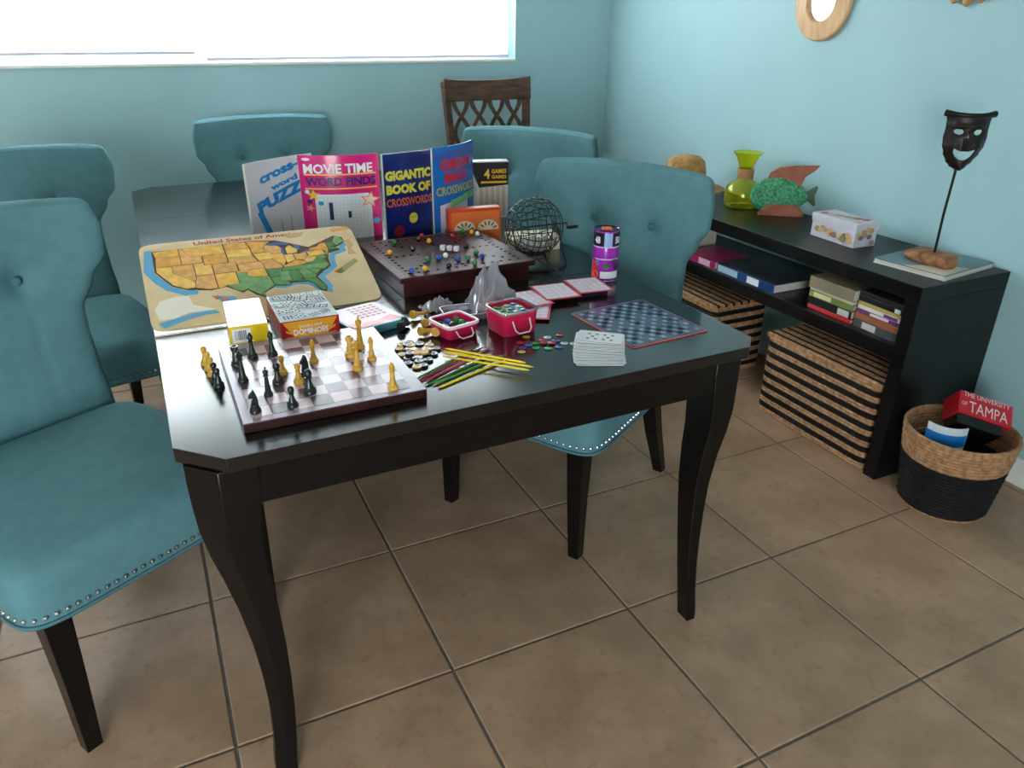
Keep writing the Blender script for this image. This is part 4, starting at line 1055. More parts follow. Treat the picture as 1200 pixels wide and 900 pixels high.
def print_gig(shape, txt):
    ye = flat('lemon_ink', (226, 214, 64), .4); orr = flat('burnt_orange_ink', (206, 96, 50), .4)
    txt('GIGANTIC', .45, .745, .86, .115, ye, .006); txt('BOOK OF', .45, .585, .84, .115, ye, .006); txt('CROSSWORDS', .455, .430, .87, .10, orr, .003)
    shape(circ(.50, .22, .065, ar=.78), ye, 'badge_print', .0009); shape(circ(.22, .08, .075, ar=.78), flat('dark_red_ink', (150, 30, 50), .4), 'badge_print', .0009)
    txt('OVER', .50, .235, .14, .022, flat('olive_ink', (110, 100, 30), .4), .0, lift=.0013)
standing_book('dark blue Gigantic Book of Crosswords with yellow lettering, standing upright', (.752, 1.165), (.952, 1.215), .006, .280, .016,
              mat('cover_navy', (24, 42, 122), .25, (16, 28, 92), 12, coat=.4), ('R', (.80, 1.225)), print_gig)
def print_big(shape, txt):
    rd = flat('scarlet_ink', (206, 36, 60), .4); ye = flat('mustard_ink', (190, 176, 74), .4)
    shape([(.0, .86), (1, .90), (1, .96), (0, .93)], flat('violet_band', (70, 90, 170), .4), 'top_band', .0005)
    txt('GREAT', .50, .80, .78, .125, rd, .006); txt('BIG', .44, .655, .50, .115, rd, .006); txt('CROSSWORDS', .49, .515, .90, .10, ye, .003)
    shape([(.10, .01), (.72, .01), (.72, .42), (.10, .36)], flat('cover_mauve_panel', (214, 200, 214), .4), 'picture_panel', .0007)
    shape([(.60, .36), (1, .37), (1, .45), (.60, .44)], flat('green_tab', (66, 168, 72), .4), 'green_tab', .0012)
    shape([(.30, .32), (.74, .36), (.74, .44), (.30, .40)], flat('pale_green_tab', (120, 190, 130), .4), 'green_tab', .0013)
    for k in range(3): shape([(.16+k*.17, .04), (.22+k*.17, .04), (.32+k*.17, .27), (.27+k*.17, .27)], rd, 'red_squares', .0011)
standing_book('bright blue Great Big Crosswords book, rightmost and tallest of the standing books', (.905, 1.115), (1.105, 1.250), .022, .298, .010,
              mat('cover_azure', (34, 112, 196), .25, coat=.4), ('L', (1.06, 1.30)), print_big)

# black and cream card box, orange box
def build_card_box():
    t = empty('game_box', (1.192, 1.335, TT), math.radians(-14), 'upright clear topped box with a black label and cream stripes behind the orange box', 'box')
    w, d, h = .160, .045, .205
    MB().box(-w/2, w/2, -d/2, d/2, 0, h).obj('carton', mat('cream_card', (206, 198, 196), .3, coat=.3), t, bevel=.002)
    F = -d/2-.0006
    m = MB()
    for k in range(5): m.box(-.028+k*.021, -.014+k*.021, F, F+.0004, .01, h*.58)
    m.obj('stripe_print', flat('stripe_tan', (190, 168, 150), .4), t)
    lb = MB(); lb.add([(-w/2, F-.0002, h), (w/2, F-.0002, h), (w/2, F-.0002, h*.60), (-.030, F-.0002, h*.56), (-w/2+.02, F-.0002, h*.92)], [(0, 1, 2, 3, 4)]); lab = lb.obj('black_label', flat('label_black', (28, 26, 28), .3), t)
    gd = flat('gold_ink', (224, 168, 36), .4)
    text('4', .06, gd, lab, on_front(F-.0008, .0, h*.80), bold=.001, width=.022, height=.036)
    text('GAMES', .02, gd, lab, on_front(F-.0008, .046, h*.845), bold=.0006, width=.056, height=.016)
    text('GAMES', .02, gd, lab, on_front(F-.0008, .046, h*.745), bold=.0006, width=.056, height=.013)
    MB().box(-.022, .076, F-.0006, F-.0003, h*.635, h*.67).obj('gold_bar', gd, lab)
    fw = MB(); fw.add([(-w/2, F-.0004, h), (-w/2+.02, F-.0004, h*.9), (-.036, F-.0004, h*.52), (-w/2, F-.0004, .01)], [(0, 1, 2, 3)]); fw.obj('clear_flap', mat('cellophane_grey', (200, 204, 212), .12, (170, 174, 186), 40, coat=.8), t)
    MB().box(-w/2-.001, w/2+.001, -d/2-.001, d/2+.001, h+.0002, h+.004).obj('top_flap', flat('silver_card', (196, 200, 206), .2), t)
build_card_box()
def build_orange_box():
    t = empty('game_box', (1.005, 1.015, TT), math.radians(-6), 'orange box with printed card fans between the blue book and the wire cage', 'box')
    w, d, h = .178, .04, .118
    MB().box(-w/2, w/2, -d/2, d/2, 0, h).obj('carton', flat('burnt_orange_card', (206, 72, 36), .3), t, bevel=.002)
    F = -d/2-.0006
    MB().box(-w/2+.008, w/2-.004, F, F+.0004, .008, h-.010).obj('inner_panel', flat('light_orange_card', (226, 112, 56), .3), t)
    cr = flat('fan_cream', (226, 206, 176), .4); dk = flat('fan_brown', (110, 66, 44), .4)
    for cx in (-.036, .044):
        m = MB(); n = 12
        m.add([(cx+.038*math.cos(PI*k/n), F-.0003, .045+.034*math.sin(PI*k/n)) for k in range(n+1)], [tuple(range(n+1))])
        fo = m.obj('fan_print', cr, t)
        m = MB()
        for k in range(5):
            a = PI*(k+.7)/6; m.add([(cx+r*math.cos(b), F-.0006, .045+r*.9*math.sin(b)) for r, b in ((.018, a-.12), (.033, a-.09), (.033, a+.09), (.018, a+.12))], [(0, 1, 2, 3)], 0)
        m.obj('fan_marks', dk, fo)
build_orange_box()

# ------------------------------------------------------------------ wooden marble game board
def build_marble_board():
    a = math.radians(1.5)
    t = empty('marble_board', (.800, .762, TT), a, 'dark reddish wood marble game board on a raised box base', 'game board')
    w, d, h = .405, .400, .058
    body = mat('mahogany', (70, 26, 26), .3, (48, 16, 17), 6, stretch=(1, 7, 7), coat=.5, coatr=.15)
    topm = mat('mahogany_top', (66, 32, 31), .40, (48, 20, 20), 6, stretch=(1, 7, 7), spec=.2)
    MB().box(-w/2+.010, w/2-.016, -d/2+.008, d/2-.008, 0, h-.0162).obj('base', body, t, bevel=.002)
    top = MB().box(-w/2, w/2, -d/2, d/2, h-.016, h).obj('top_board', topm, t, bevel=.003)
    hole = MB(); pts = []
    for k in range(13):
        for s in (-1, 1): pts += [(-.165+k*.0275, s*.165), (s*.165, -.165+k*.0275)]
    for k in range(1, 5):
        for s in (-1, 1): pts += [(s*(.165-k*.022), 0), (0, s*(.165-k*.022)), (s*(.15-k*.019), .15-k*.019), (s*(.15-k*.019), -(.15-k*.019))]
    for x, y in pts: hole.lathe([(.0050, h+.0001), (.0050, h+.0004)], 10, M=T(x, y, 0))
    tag(hole.obj('peg_holes', flat('hole_dark', (12, 6, 6), .9, spec=.0), top), kind='stuff')
    gr = MB()
    for s in (-1, 1): gr.box(-.185, .185, s*.185-.0008, s*.185+.0008, h+.0001, h+.0004); gr.box(s*.185-.0008, s*.185+.0008, -.185, .185, h+.0001, h+.0004)
    tag(gr.obj('groove', flat('groove_pale', (130, 90, 86), .5), top), kind='stuff')
build_marble_board()
MBZ = TT+.058
MC_ = {'green': (30, 128, 66), 'yellow': (232, 160, 24), 'red': (170, 20, 34), 'blue': (26, 80, 176), 'white': (228, 228, 230), 'black': (22, 24, 26)}
mm_ = {}
def marble(c, x, y, lab):
    if c not in mm_:
        mm_[c] = MB().ball((0, 0, .0078), .0078, 16, 10).mesh('marble', mat('marble_'+c, MC_[c], .1, coat=.6), True)
    tag(place(link('marble', mm_[c]), (x, y, MBZ+.0003)), lab, 'marble')
for c, x, y, l in [('green', .691, .887, 'green marble at the back left corner of the marble board'),
    ('green', .932, .931, 'green marble at the rear edge, touching close to the orange yellow one'),
    ('green', .831, .642, 'green marble behind the frontmost green one on the marble board'),
    ('green', .874, .685, 'green marble just left of the rightmost blue marble'),
    ('green', .721, .672, 'green marble in the front left quarter, behind the front yellow marble'),
    ('green', .829, .591, 'green marble closest to the front edge of the marble board'),
    ('yellow', .646, .787, 'yellow marble at the left edge of the marble board'),
    ('yellow', .793, .861, 'yellow marble near the middle rear of the marble board'),
    ('yellow', .953, .905, 'orange yellow marble at the rear edge between green and white marbles'),
    ('yellow', .685, .595, 'yellow marble by the front edge beside a blue one'),
    ('red', .792, .925, 'red marble at the rear of the board before the dark blue book'),
    ('red', .881, .886, 'red marble at the rear of the board before the bright blue book'),
    ('blue', .755, .678, 'blue marble left of the front white marble'),
    ('blue', .801, .646, 'blue marble right of the front white marble'),
    ('blue', .873, .640, 'rightmost blue marble near the right edge of the board'),
    ('blue', .646, .593, 'blue marble at the front left corner of the board'),
    ('white', .962, .880, 'white marble at the rear right of the marble board'),
    ('white', .782, .692, 'white marble between two blue ones near the board front'),
    ('black', .770, .890, 'black marble behind the middle yellow marble'),
    ('black', .717, .790, 'black marble left of the dice on the marble board'),
    ('black', .754, .594, 'black marble at the front edge between yellow and green marbles'),
    ('black', .873, .761, 'black marble right of the dice on the marble board')]: marble(c, x, y, l)
def dice():
    s = .015; wm = flat('dice_white', (236, 236, 240), .25); pm = flat('dice_pip', (30, 30, 34), .4)
    body = MB().box(-s/2, s/2, -s/2, s/2, 0, s).mesh('body', wm)
    m = MB()
    pips(m, 0, 0, 5, .0042, s+.0002, Matrix.Identity(4), .0013)
    pips(m, 0, 0, 3, .0042, 0, Matrix(((1, 0, 0, 0), (0, 0, -1, -s/2-.0002), (0, 1, 0, s/2), (0, 0, 0, 1))), .0013)
    pips(m, 0, 0, 4, .0042, 0, Matrix(((0, 0, -1, -s/2-.0002), (1, 0, 0, 0), (0, 1, 0, s/2), (0, 0, 0, 1))), .0013)
    pm_ = m.mesh('pips', pm)
    for k, (l) in enumerate(('leftmost of the three white dice on the marble board', 'middle of the three white dice on the marble board', 'rightmost of the three white dice on the marble board')):
        t = empty('die', (.804+k*.0165, .772-k*.013, MBZ+.0004), math.radians(-38), l, 'die')
        o = link('body', body, t, bevel=.002); link('pips', pm_, t)
dice()

# ------------------------------------------------------------------ wire bingo cage and balls, cream box
CX, CY, CZ0 = 1.086, .731, TT+.108
def build_cage():
    t = empty('bingo_cage', (CX, CY, TT), 0, 'black wire bingo cage with crank handle on a wire stand', 'bingo cage')
    wm = mat('black_wire', (22, 24, 24), .3, spec=.6); zc = .110; R = .086
    m = MB()
    n = 22
    def rad(x): # profile along the axle (local X)
        u = abs(x)/.070; return R*(1-.38*u**2.4)
    xs = [-.070+.140*i/8 for i in range(9)]
    for k in range(n):
        a = 2*PI*k/n; m.tube([(x, rad(x)*math.cos(a), zc+rad(x)*math.sin(a)) for x in xs], .0014, 5)
    for x in xs: m.tube([(x, rad(x)*math.cos(2*PI*k/28), zc+rad(x)*math.sin(2*PI*k/28)) for k in range(28)], .0013 if x not in (xs[0], xs[-1]) else .0018, 4, closed=True)
    for x in (xs[0], xs[-1]):
        for k in range(11):
            a = 2*PI*k/11; m.tube([(x, 0, zc), (x, rad(x)*math.cos(a), zc+rad(x)*math.sin(a))], .0010, 4)
    tag(m.obj('wire_drum', wm, t, smooth=True), kind='stuff')
    MB().tube([(-.082, 0, zc), (.112, 0, zc)], .0022, 8).obj('axle', wm, t, smooth=True)
    MB().tube([(.1125, 0, zc+.002), (.1125, -.004, zc-.012), (.114, -.004, zc-.014)], .0022, 8).obj('crank', wm, t, smooth=True)
    MB().lathe([(.004, 0), (.0055, .004), (.0055, .034), (.004, .038)], 14, M=Matrix.Translation((.112, -.004, zc-.014)) @ Matrix.Rotation(PI/2, 4, 'Y')).obj('handle', flat('handle_black', (24, 20, 20), .4), t, smooth=True)
    for s in (-1, 1):
        x = s*.0765
        MB().tube([(x, -.070, .0028), (x, -.050, .03), (x, -.012, zc-.010), (x, 0, zc-.003), (x, .012, zc-.010), (x, .050, .03), (x, .070, .0028)], .0022, 6).obj('stand_side', wm, t, smooth=True)
        # chute loop at the front of the stand
    MB().tube([(-.0765, -.070, .0028), (-.05, -.10, .0028), (.05, -.10, .0028), (.0765, -.070, .0028)], .0022, 6).obj('base_wire', wm, t, smooth=True)
    MB().tube([(-.0765, .070, .0028), (.0765, .070, .0028)], .0022, 6).obj('base_wire', wm, t, smooth=True)
    for x in (-.012, .012): MB().tube([(x, -.020, .030), (x, -.060, .018), (x, -.13, .0062), (x, -.150, .0062), (x*.3, -.156, .0062)], .0018, 6).obj('ball_rail', wm, t, smooth=True)
    MB().tube([(-.0765, .02, .065), (-.03, -.04, .018), (.03, -.04, .018), (.0765, .02, .065)], .0018, 6).obj('cross_wire', wm, t, smooth=True)
build_cage()
def bingo_balls():
    me = MB().ball((0, 0, 0), .0098, 12, 8).mesh('ball', mat('bingo_ball_white', (176, 172, 164), .5, (120, 116, 110), 160), True)
    rnd = random.Random(4); pts = []; tries = 0
    # settle balls into the bottom of the drum layer by layer
    for zz in (-.064, -.048):
        rr = math.sqrt(max(.069**2-zz**2, 0))-.002
        y = -rr+.0; 
        ny = max(1, int(2*rr/.0205)+1)
        for iy in range(ny):
            for ix in range(6):
                x = -.047+ix*.0208+(.010 if iy % 2 else 0)+rnd.uniform(-.0004, .0004); y = (iy-(ny-1)/2)*.0206
                if abs(x) > .048: continue
                if math.hypot(y, zz) > .082*(1-.38*(abs(x)/.062)**2.2)-.0115: continue
                pts.append((x, y, zz))
    c, s = 1, 0
    for x, y, z in pts:
        if rnd.random() < .12 and z > -.04: continue
        o = link('bingo_ball', me); o.location = (CX+x*c-y*s, CY+x*s+y*c, CZ0+z)
        tag(o, 'small pale ball lying inside the wire bingo cage', 'ball', 'bingo balls inside the cage')
bingo_balls()
def build_cream_box():
    t = empty('game_box', (1.165, .885, TT), math.radians(-12), 'low cream white box on the table behind the bingo cage', 'box')
    cr = flat('cream_box_card', (222, 212, 186), .5)
    MB().box(-.085, .075, -.05, .05, 0, .030).obj('carton', cr, t, bevel=.002)
    MB().box(-.087, .077, -.052, .052, .0305, .042).obj('lid', cr, t, bevel=.002)
build_cream_box()

# ------------------------------------------------------------------ purple tin
def build_can():
    t = empty('game_can', (1.193, .492, TT), math.radians(-115), 'purple cylindrical game tin with a black and white band near the top', 'tin')
    r, h = .0365, .148
    MB().lathe([(r-.001, 0), (r, .002), (r, h-.004), (r-.001, h-.002)], 48).obj('body', mat('violet_tin', (158, 40, 172), .22, coat=.5), t, smooth=True)
    MB().lathe([(r+.0008, .001), (r+.0012, .003), (r+.0008, .005)], 48).obj('bottom_rim', flat('tin_silver', (190, 190, 200), .25, metal=.8), t, smooth=True)
    MB().lathe([(r+.0008, h-.0018), (r+.0015, h), (r-.002, h+.001), (r-.004, h-.002), (.001, h-.002)], 48).obj('lid', mat('tin_lid_dark', (52, 34, 62), .2), t, smooth=True)
    MB().box(-.016, .016, -.013, .013, h-.0018, h+.0012).obj('lid_badge', flat('badge_orange', (226, 74, 40), .4), t)
    def patch(a0, a1, z0, z1, m, nm, lift=.0006, par=None):
        mb = MB(); n = max(2, int((a1-a0)/4)); vs = []; fs = []
        for k in range(n+1):
            a = math.radians(a0+(a1-a0)*k/n)
            vs += [((r+lift)*math.cos(a), (r+lift)*math.sin(a), z0), ((r+lift)*math.cos(a), (r+lift)*math.sin(a), z1)]
        fs = [(2*k, 2*k+2, 2*k+3, 2*k+1) for k in range(n)]
        mb.add(vs, fs); return mb.obj(nm, m, t, smooth=True)
    def disc(a, z, rad, m, lift=.0012):
        mb = MB(); n = 16; vs = []
        for k in range(n): aa = math.radians(a)+rad*math.cos(2*PI*k/n)/r; vs.append(((r+lift)*math.cos(aa), (r+lift)*math.sin(aa), z+rad*math.sin(2*PI*k/n)))
        mb.add(vs, [tuple(range(n))]); mb.obj('printed_disc', m, t)
    bk = flat('band_black', (30, 26, 38), .3); patch(-85, 85, h*.70, h*.96, bk, 'black_band')
    patch(-16, 20, h*.70, h*.96, flat('band_pale_blue', (150, 176, 222), .3), 'blue_panel', .0009)
    patch(-85, 85, h*.675, h*.70, flat('band_lilac', (206, 176, 214), .3), 'lilac_line', .0009)
    patch(-60, 62, h*.445, h*.465, flat('line_white', (216, 190, 226), .3), 'caption_line', .0009)
    patch(-28, 62, h*.08, h*.215, M_PAPER, 'white_panel', .0009)
    patch(-85, -38, h*.06, h*.42, flat('patch_red', (216, 44, 60), .3), 'red_patch', .0007)
    for a, z, rd, c in ((-52, .155, .0105, (232, 140, 40)), (-44, .38, .008, (60, 120, 200)), (-2, .32, .009, (40, 110, 60)), (34, .40, .009, (90, 40, 110)), (44, .30, .008, (44, 50, 60))):
        disc(a, h*z, rd, flat('disc_%d_%d_%d' % c, c, .3))
    wm = flat('can_lettering', (226, 222, 232), .35)
    def ctext(s, a, z, wdt, hgt, m=wm):
        text(s, .02, m, t, Matrix.Identity(4), fn=lambda x, y: Vector(((r+.0014)*math.cos(math.radians(a)+x/r), (r+.0014)*math.sin(math.radians(a)+x/r), z+y)), bold=.0008, width=wdt, height=hgt)
    ctext('48', -48, h*.82, .018, .020); ctext('50', 48, h*.82, .018, .020)
build_can()

# ------------------------------------------------------------------ bingo cards, playing cards, game card
def bingo_card(x, y, z, rz, lab, rot=None, w=.102, d=.120):
    t = empty('bingo_card', (x, y, z), rz, lab, 'card', rot=rot)
    MB().box(-w/2, w/2, -d/2, d/2, 0, .0016).obj('card', flat('card_rose', (206, 72, 92), .4), t)
    MB().box(-w/2+.006, w/2-.006, -d/2+.006, d/2-.006, .0017, .0021).obj('number_panel', flat('panel_pale', (226, 218, 228), .35, c2=(208, 200, 214), scale=90), t)
    m = MB()
    for k in range(1, 5):
        m.box(-w/2+.006+k*(w-.012)/5-.0003, -w/2+.006+k*(w-.012)/5+.0003, -d/2+.006, d/2-.006, .0021, .0023)
        m.box(-w/2+.006, w/2-.006, -d/2+.006+k*(d-.012)/5-.0003, -d/2+.006+k*(d-.012)/5+.0003, .0021, .0023)
    tag(m.obj('grid_lines', flat('grid_rose', (186, 120, 140), .5), t), kind='stuff')
def card_holder_stack():
    Z0 = TT
    bingo_card(.885, .395, Z0, -.35, 'bottom bingo card of the pile beside the pink box')
    bingo_card(.890, .402, Z0+.0026, -.2, 'second bingo card from the bottom of the pile')
    bingo_card(.872, .330, Z0+.0052, -.55, 'bingo card sticking out in front of the pile beside the pink box')
    bingo_card(.880, .408, Z0+.0080, -.15, 'bingo card in the middle of the pile under the plastic bag')
    bingo_card(.893, .396, Z0+.0106, .05, 'bingo card under the upper left one, its edge fanned out')
    bingo_card(.990, .415, Z0+.0135, -.10, 'bingo card lying left of the other clean one, before the cage')
    bingo_card(1.098, .424, Z0+.0135, -.12, 'bingo card nearest the purple tin', w=.100)
    s = empty('card_rack', (1.02, .42, TT), -.11, 'thin dark box under the two neat bingo cards', 'box')
    MB().box(-.055, .11, -.045, .045, 0, .0125).obj('carton', flat('rack_dark', (34, 24, 30), .4), s, bevel=.001)
card_holder_stack()
def build_game_card():
    t = empty('number_card', (1.082, .157, TT), math.radians(4), 'blue grey number board with orange red rim and dark dots, beside the playing cards', 'game board')
    w, d = .228, .258
    M0 = Matrix(((1, 0, 0, 0), (0, 1, 0, 0), (0, 0, 1, 0), (0, 0, 0, 1)))
    MB().prism([(x, y) for x, y in srect(w/2, d/2, 40, 30)], 0, .002).obj('rim', flat('rim_orange_red', (216, 86, 76), .4), t)
    MB().box(-w/2+.003, w/2-.003, -d/2+.003, d/2-.003, .0021, .0026).obj('panel', mat('panel_slate', (86, 100, 124), .22, (66, 78, 100), 30, coat=.4), t)
    a = MB(); b = MB(); rnd = random.Random(9); n = 12; cw = (w-.02)/n; cd = (d-.024)/n
    for i in range(n):
        for j in range(n):
            x = -w/2+.010+cw*(i+.5); y = -d/2+.012+cd*(j+.5)
            if (i+j) % 2: a.box(x-cw*.32, x+cw*.32, y-cd*.32, y+cd*.32, .0027, .0029, rnd.choice((0, 0, 1)))
            elif rnd.random() < .62: b.lathe([(cw*.36, .0027), (cw*.34, .0032)], 12, M=T(x, y))
    tag(a.obj('pale_cells', [flat('cell_pale', (128, 140, 160), .6, spec=.2), flat('cell_mint', (112, 136, 142), .6, spec=.2)], t), kind='stuff')
    tag(b.obj('dark_dots', flat('dot_dark', (14, 15, 20), .7, spec=.1), t), kind='stuff')
build_game_card()
def playing_cards():
    w, d, th = .066, .106, .0006
    cm = mat('card_stock', (226, 226, 232), .35)
    base = MB().prism([(x, y) for x, y in srect(w/2, d/2, 28, 14)], 0, th)
    for q_, f_ in enumerate(base.f):
        if len(f_) == 4: base.m[q_] = 1
    base = base.mesh('playing_card', [cm, flat('card_edge', (120, 122, 130), .7)])
    idx = flat('card_index_black', (24, 24, 30), .5)
    n = 22
    for k in range(n):
        f = k/(n-1)
        # long side runs left to right; the pile slides back and fans slightly clockwise
        x = .873+.050*f+.005*math.sin(k*2.1); y = .0+.078*f; a = math.radians(65-12*f+3*math.sin(k*1.7))
        lab = 'white playing card in the fanned pile at the table edge'; grp = 'playing cards in the fanned pile'
        if k == 0:
            lab, grp = 'frontmost bottom playing card of the fanned pile at the table edge', None
        if k == n-1: lab, grp = 'topmost playing card of the fanned pile, many black pips showing', None
        t = empty('playing_card', (x, y, TT+k*.00078), a, lab, 'card', grp)
        o = link('face', base, t); 
        if k == n-1:
            m = MB()
            for sx in (-1, 1):
                for j in range(4): m.add([(sx*.014+.0036*math.cos(2*PI*q/8), -.027+j*.018+.0042*math.sin(2*PI*q/8), th+.0002) for q in range(8)], [tuple(range(8))])
            for j in (-.018, .018): m.add([(.0036*math.cos(2*PI*q/8), j+.0042*math.sin(2*PI*q/8), th+.0002) for q in range(8)], [tuple(range(8))])
            m.obj('pips', idx, t)
        if k == 0:
            m = MB(); m.box(-.027, -.023, .030, .040, th+.0001, th+.0003); m.obj('index_mark', idx, t)
playing_cards()

# ------------------------------------------------------------------ pick up sticks
def sticks():
    C = {'green': (58, 140, 50), 'red': (170, 30, 52), 'pink': (214, 150, 176), 'yellow': (236, 208, 26), 'olive': (150, 156, 40)}
    L = [((.475, .070), (.654, .172), 'green', 0, 'green stick at the far left side of the crossed sticks'),
         ((.474, .058), (.668, .166), 'red', 0, 'dark red stick beside the outermost green one'),
         ((.486, .050), (.680, .158), 'pink', 0, 'pink stick next to the dark red ones'),
         ((.479, .042), (.684, .134), 'red', 1, 'second dark red stick, just inside the pink one'),
         ((.487, .034), (.668, .120), 'green', 0, 'green stick in the middle of the crossed sticks'),
         ((.497, .029), (.688, .108), 'olive', 0, 'olive yellow stick beside the middle green one'),
         ((.504, .024), (.694, .098), 'green', 1, 'green stick closest to the frontmost yellow one'),
         ((.503, .012), (.684, .080), 'yellow', 0, 'frontmost yellow stick parallel to the green ones'),
         ((.572, .166), (.714, .004), 'yellow', 2, 'yellow stick crossing on top, longest to the right'),
         ((.566, .150), (.706, .000), 'yellow', 3, 'yellow stick crossing on top, second from the right end'),
         ((.560, .138), (.699, -.006), 'yellow', 2, 'yellow stick crossing on top, ending nearest the table edge'),
         ((.574, .158), (.700, .014), 'yellow', 4, 'uppermost yellow stick of the crossing bundle')]
    for (a, b, c, lv, lab) in L:
        mt = flat('stick_'+c, C[c], .35); r = .0022
        A = Vector((*a, TT+r+.0001+lv*.0044)); B = Vector((*b, TT+r+.0001+lv*.0044)); ln = (B-A).length; d = (B-A).normalized()
        m = MB(); m.tube([(0, 0, 0), (.012, 0, 0), (ln-.012, 0, 0), (ln, 0, 0)], [.0006, r, r, .0006], 8)
        o = m.obj('pick_up_stick', mt, None, smooth=True); o.location = A; o.rotation_euler = (0, 0, math.atan2(d.y, d.x))
        tag(o, lab, 'stick')
sticks()

# ------------------------------------------------------------------ pink boxes with marbles and chips, plastic bags
PK = bpy.data.materials.new('clear_pink_plastic'); PK.use_nodes = True
def _pk():
    b = PK.node_tree.nodes['Principled BSDF']; b.inputs['Base Color'].default_value = lin((240, 40, 96)); b.inputs['Roughness'].default_value = .12
    b.inputs['Transmission Weight'].default_value = .35; b.inputs['Coat Weight'].default_value = .5
_pk()
CLR = glass_mat('clear_plastic', (244, 240, 248), .26, .12, .22)
def pink_box(x, y, rz, w, d, h, lab, lid=False):
    t = empty('plastic_box', (x, y, TT), rz, lab, 'box')
    m = MB(); o = srect(w/2, d/2, 32, 7)
    def L(k, z): return [(a*k, b*k, z) for a, b in o]
    m.rings([L(.90, 0), L(.92, .002), L(1, h), L(.955, h), L(.88, .003)], closeends=False)
    n = 32; m.add(L(.90, 0), [tuple(range(n-1, -1, -1))]); m.add(L(.88, .003), [tuple(range(n))])
    m.obj('tub', PK, t, smooth=True)
    r = MB(); r.rings([L(1.03, h-.004), L(1.045, h), L(1.03, h+.003), L(.93, h+.003), L(.94, h-.001), L(1.0, h-.002)], closeends=False); r.obj('rim', CLR if lid else flat('rim_white', (236, 206, 220), .3), t, smooth=True)
    hm = CLR
    MB().tube([(-w*.28, -d/2*1.03, h*.72), (-w*.26, -d/2-.012, h*.35), (-w*.18, -d/2-.016, h*.22), (w*.10, -d/2-.016, h*.22), (w*.18, -d/2-.012, h*.35), (w*.2, -d/2*1.03, h*.72)], .0018, 8).obj('handle', flat('handle_milky', (220, 200, 214), .3), t, smooth=True)
    return t
pink_box(.645, .286, math.radians(14), .092, .088, .031, 'open pink plastic box holding loose marbles, left of the chip box')
bx_, by_, a_ = .645, .286, math.radians(14)
def inbox(cx, cy, a, x, y): return (cx+x*math.cos(a)-y*math.sin(a), cy+x*math.sin(a)+y*math.cos(a))
k = 0
for x, y, c, lab in [(-.025, .024, 'black', 'black marble at the back left of the open pink box'), (.0, .026, 'blue', 'blue marble at the back of the open pink box'), (.025, .025, 'green', 'green marble at the back right of the open pink box'),
                     (-.026, .0, 'white', 'white marble at the left side of the open pink box'), (-.001, .001, 'black', 'black marble in the middle of the open pink box'), (.025, .0, 'green', 'green marble at the right side of the open pink box'),
                     (-.025, -.024, 'red', 'red marble at the front left of the open pink box'), (.0, -.024, 'blue', 'blue marble at the front of the open pink box'), (.025, -.025, 'white', 'white marble at the front right of the open pink box')]:
    p = inbox(bx_, by_, a_, x, y); o = link('marble', mm_[c]); o.location = (p[0], p[1], TT+.0034); o.scale = (1.5,)*3
    tag(o, lab, 'marble')
pink_box(.778, .248, math.radians(8), .100, .094, .056, 'pink plastic box with clear rim, heaped with bingo chips', True)
def chips():
    cols = {'green': (40, 176, 90), 'blue': (30, 110, 200), 'red': (196, 30, 60), 'yellow': (214, 190, 60), 'clear': (206, 214, 224), 'purple': (88, 60, 150), 'mint': (170, 220, 180)}
    cm = {}
    for k, v in cols.items():
        cm[k] = MB().lathe([(.0086, 0), (.0092, .0006), (.0092, .0012), (.0086, .0016)], 18).mesh('chip', mat('chip_'+k, v, .15, trans=.35, coat=.5), True)
    def chip(c, x, y, z, lab, rot=None, g=None):
        o = link('bingo_chip', cm[c]); place(o, (x, y, z), 0, rot); tag(o, lab, 'chip', g)
    loose = [('yellow', .788, .185), ('red', .758, .160), ('purple', .750, .128), ('green', .790, .143), ('clear', .831, .161), ('red', .806, .133), ('red', .823, .124), ('red', .866, .163), ('green', .802, .102), ('blue', .828, .099), ('clear', .850, .114), ('green', .778, .118), ('clear', .868, .102), ('yellow', .738, .110), ('blue', .770, .138), ('red', .812, .152), ('purple', .840, .136)]
    pl = {}
    for k, (c, x, y) in enumerate(loose):
        lv = sum(1 for kk in range(k) if math.hypot(loose[kk][1]-x, loose[kk][2]-y) < .0195)
        chip(c, x, y, TT+.0002+lv*.0019, '%s bingo chip lying loose between the pink box and the playing cards' % ('clear' if c == 'clear' else c), g='loose %s bingo chips' % c)
    rnd = random.Random(6); names = ['green', 'mint', 'blue', 'green', 'yellow', 'mint']
    zz = TT+.0045; k = 0
    for layer in range(19):
        for x, y in ((-.024, -.022), (.0, -.024), (.024, -.020), (-.025, .001), (.001, .0), (.026, .003), (-.022, .024), (.004, .025), (.026, .026)):
            if layer < 17 and (x, y) not in ((-.024, -.022), (.0, -.024), (.024, -.020)): continue
            c = names[k % 6]; k += 1
            if layer == 18 and (x > .02) == (y > .02) and c == 'yellow': c = 'blue'
            p = inbox(.778, .248, math.radians(8), x+rnd.uniform(-.001, .001), y+rnd.uniform(-.001, .001))
            chip(c, p[0], p[1], zz+layer*.0026, '%s bingo chip in the heaped pink box' % c, g='%s chips in the pink box' % c)
    # card insert carrying the upper chips
    s = empty('chip_tray', (.778, .248, TT), math.radians(8), 'pale insert under the chips in the pink box', 'tray')
    MB().box(-.038, .038, -.008, .036, .0042, .0480).obj('insert', flat('insert_white', (226, 222, 230), .5), s)
chips()
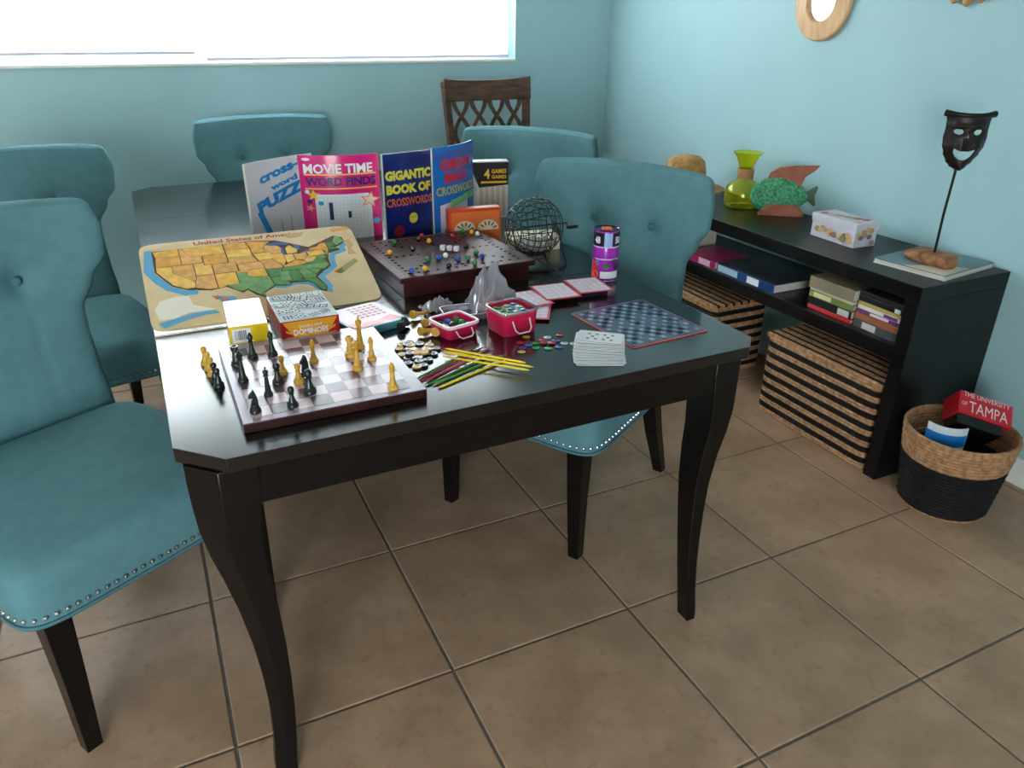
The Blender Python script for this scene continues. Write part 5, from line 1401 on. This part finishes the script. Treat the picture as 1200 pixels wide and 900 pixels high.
def crumple(name, lab, loc, rz, pts, res, amp, m, seed, cat='bag'):
    t = empty(name, loc, rz, lab, cat)
    rnd = random.Random(seed); from mathutils import noise
    mb = MB(); nx, ny = res; vs = []; fs = []
    for j in range(ny+1):
        for i in range(nx+1):
            u, v = i/nx, j/ny
            x, y, h = pts(u, v); nn_ = noise.noise(Vector((u*7+seed, v*7, 0)))+.5*abs(noise.noise(Vector((u*17, v*15+seed, 3))))
            vs.append((x+nn_*amp*.5, y+nn_*amp*.4, max(.0012, h*(1+.5*nn_)+nn_*amp*.5)))
    for j in range(ny):
        for i in range(nx): a = j*(nx+1)+i; fs.append((a, a+1, a+nx+2, a+nx+1))
    mb.add(vs, fs); o = mb.obj('film', m, t, smooth=False)
    s = o.modifiers.new('thickness', 'SOLIDIFY'); s.thickness = .0004
    return t
crumple('plastic_bag', 'crumpled clear plastic bag standing behind the pink chip box', (.790, .395, TT), 0,
        lambda u, v: ((u-.5)*.15*(1-.4*v), (v-.5)*.13, .010+.085*math.sin(PI*u)**.8*math.sin(PI*min(1, v*.9+.05))**.7), (16, 12), .018, CLR, 3)
crumple('plastic_bag', 'small flat clear bag with dull contents before the marble board', (.665, .455, TT), .1,
        lambda u, v: ((u-.5)*.085, (v-.5)*.055, .004+.020*math.sin(PI*u)*math.sin(PI*v)), (12, 8), .008, CLR, 8)
def bag_contents():
    cs = [((.652, .452), (170, 120, 90), 'tan'), ((.672, .458), (176, 80, 100), 'rose'), ((.690, .452), (120, 110, 130), 'grey')]
    for (x, y), c, n in cs:
        o = MB().ball((0, 0, .006), .006, 12, 8).obj('bead', flat('bead_'+n, c, .4), None, smooth=True); o.location = (x, y, TT+.0003)
        tag(o, n+' bead inside the small clear bag', 'bead')
bag_contents()
def build_clear_lid():
    t = empty('clear_tray', (.705, .375, TT), math.radians(-4), 'empty shallow clear plastic tray lying behind the open pink box', 'tray')
    o = srect(.052, .040, 32, 7); m = MB()
    L = lambda k, z: [(a*k, b*k, z) for a, b in o]
    m.rings([L(.98, .0), L(1, .001), L(1, .018), L(.96, .018), L(.95, .003)], closeends=False); m.add(L(.95, .003), [tuple(range(32))]); m.obj('lid_shell', CLR, t, smooth=True)
    MB().tube([(a*1.02, b*1.02, .018) for a, b in o], .0014, 6, closed=True).obj('rim', flat('rim_milky', (206, 204, 214), .25), t, smooth=True)
build_clear_lid()
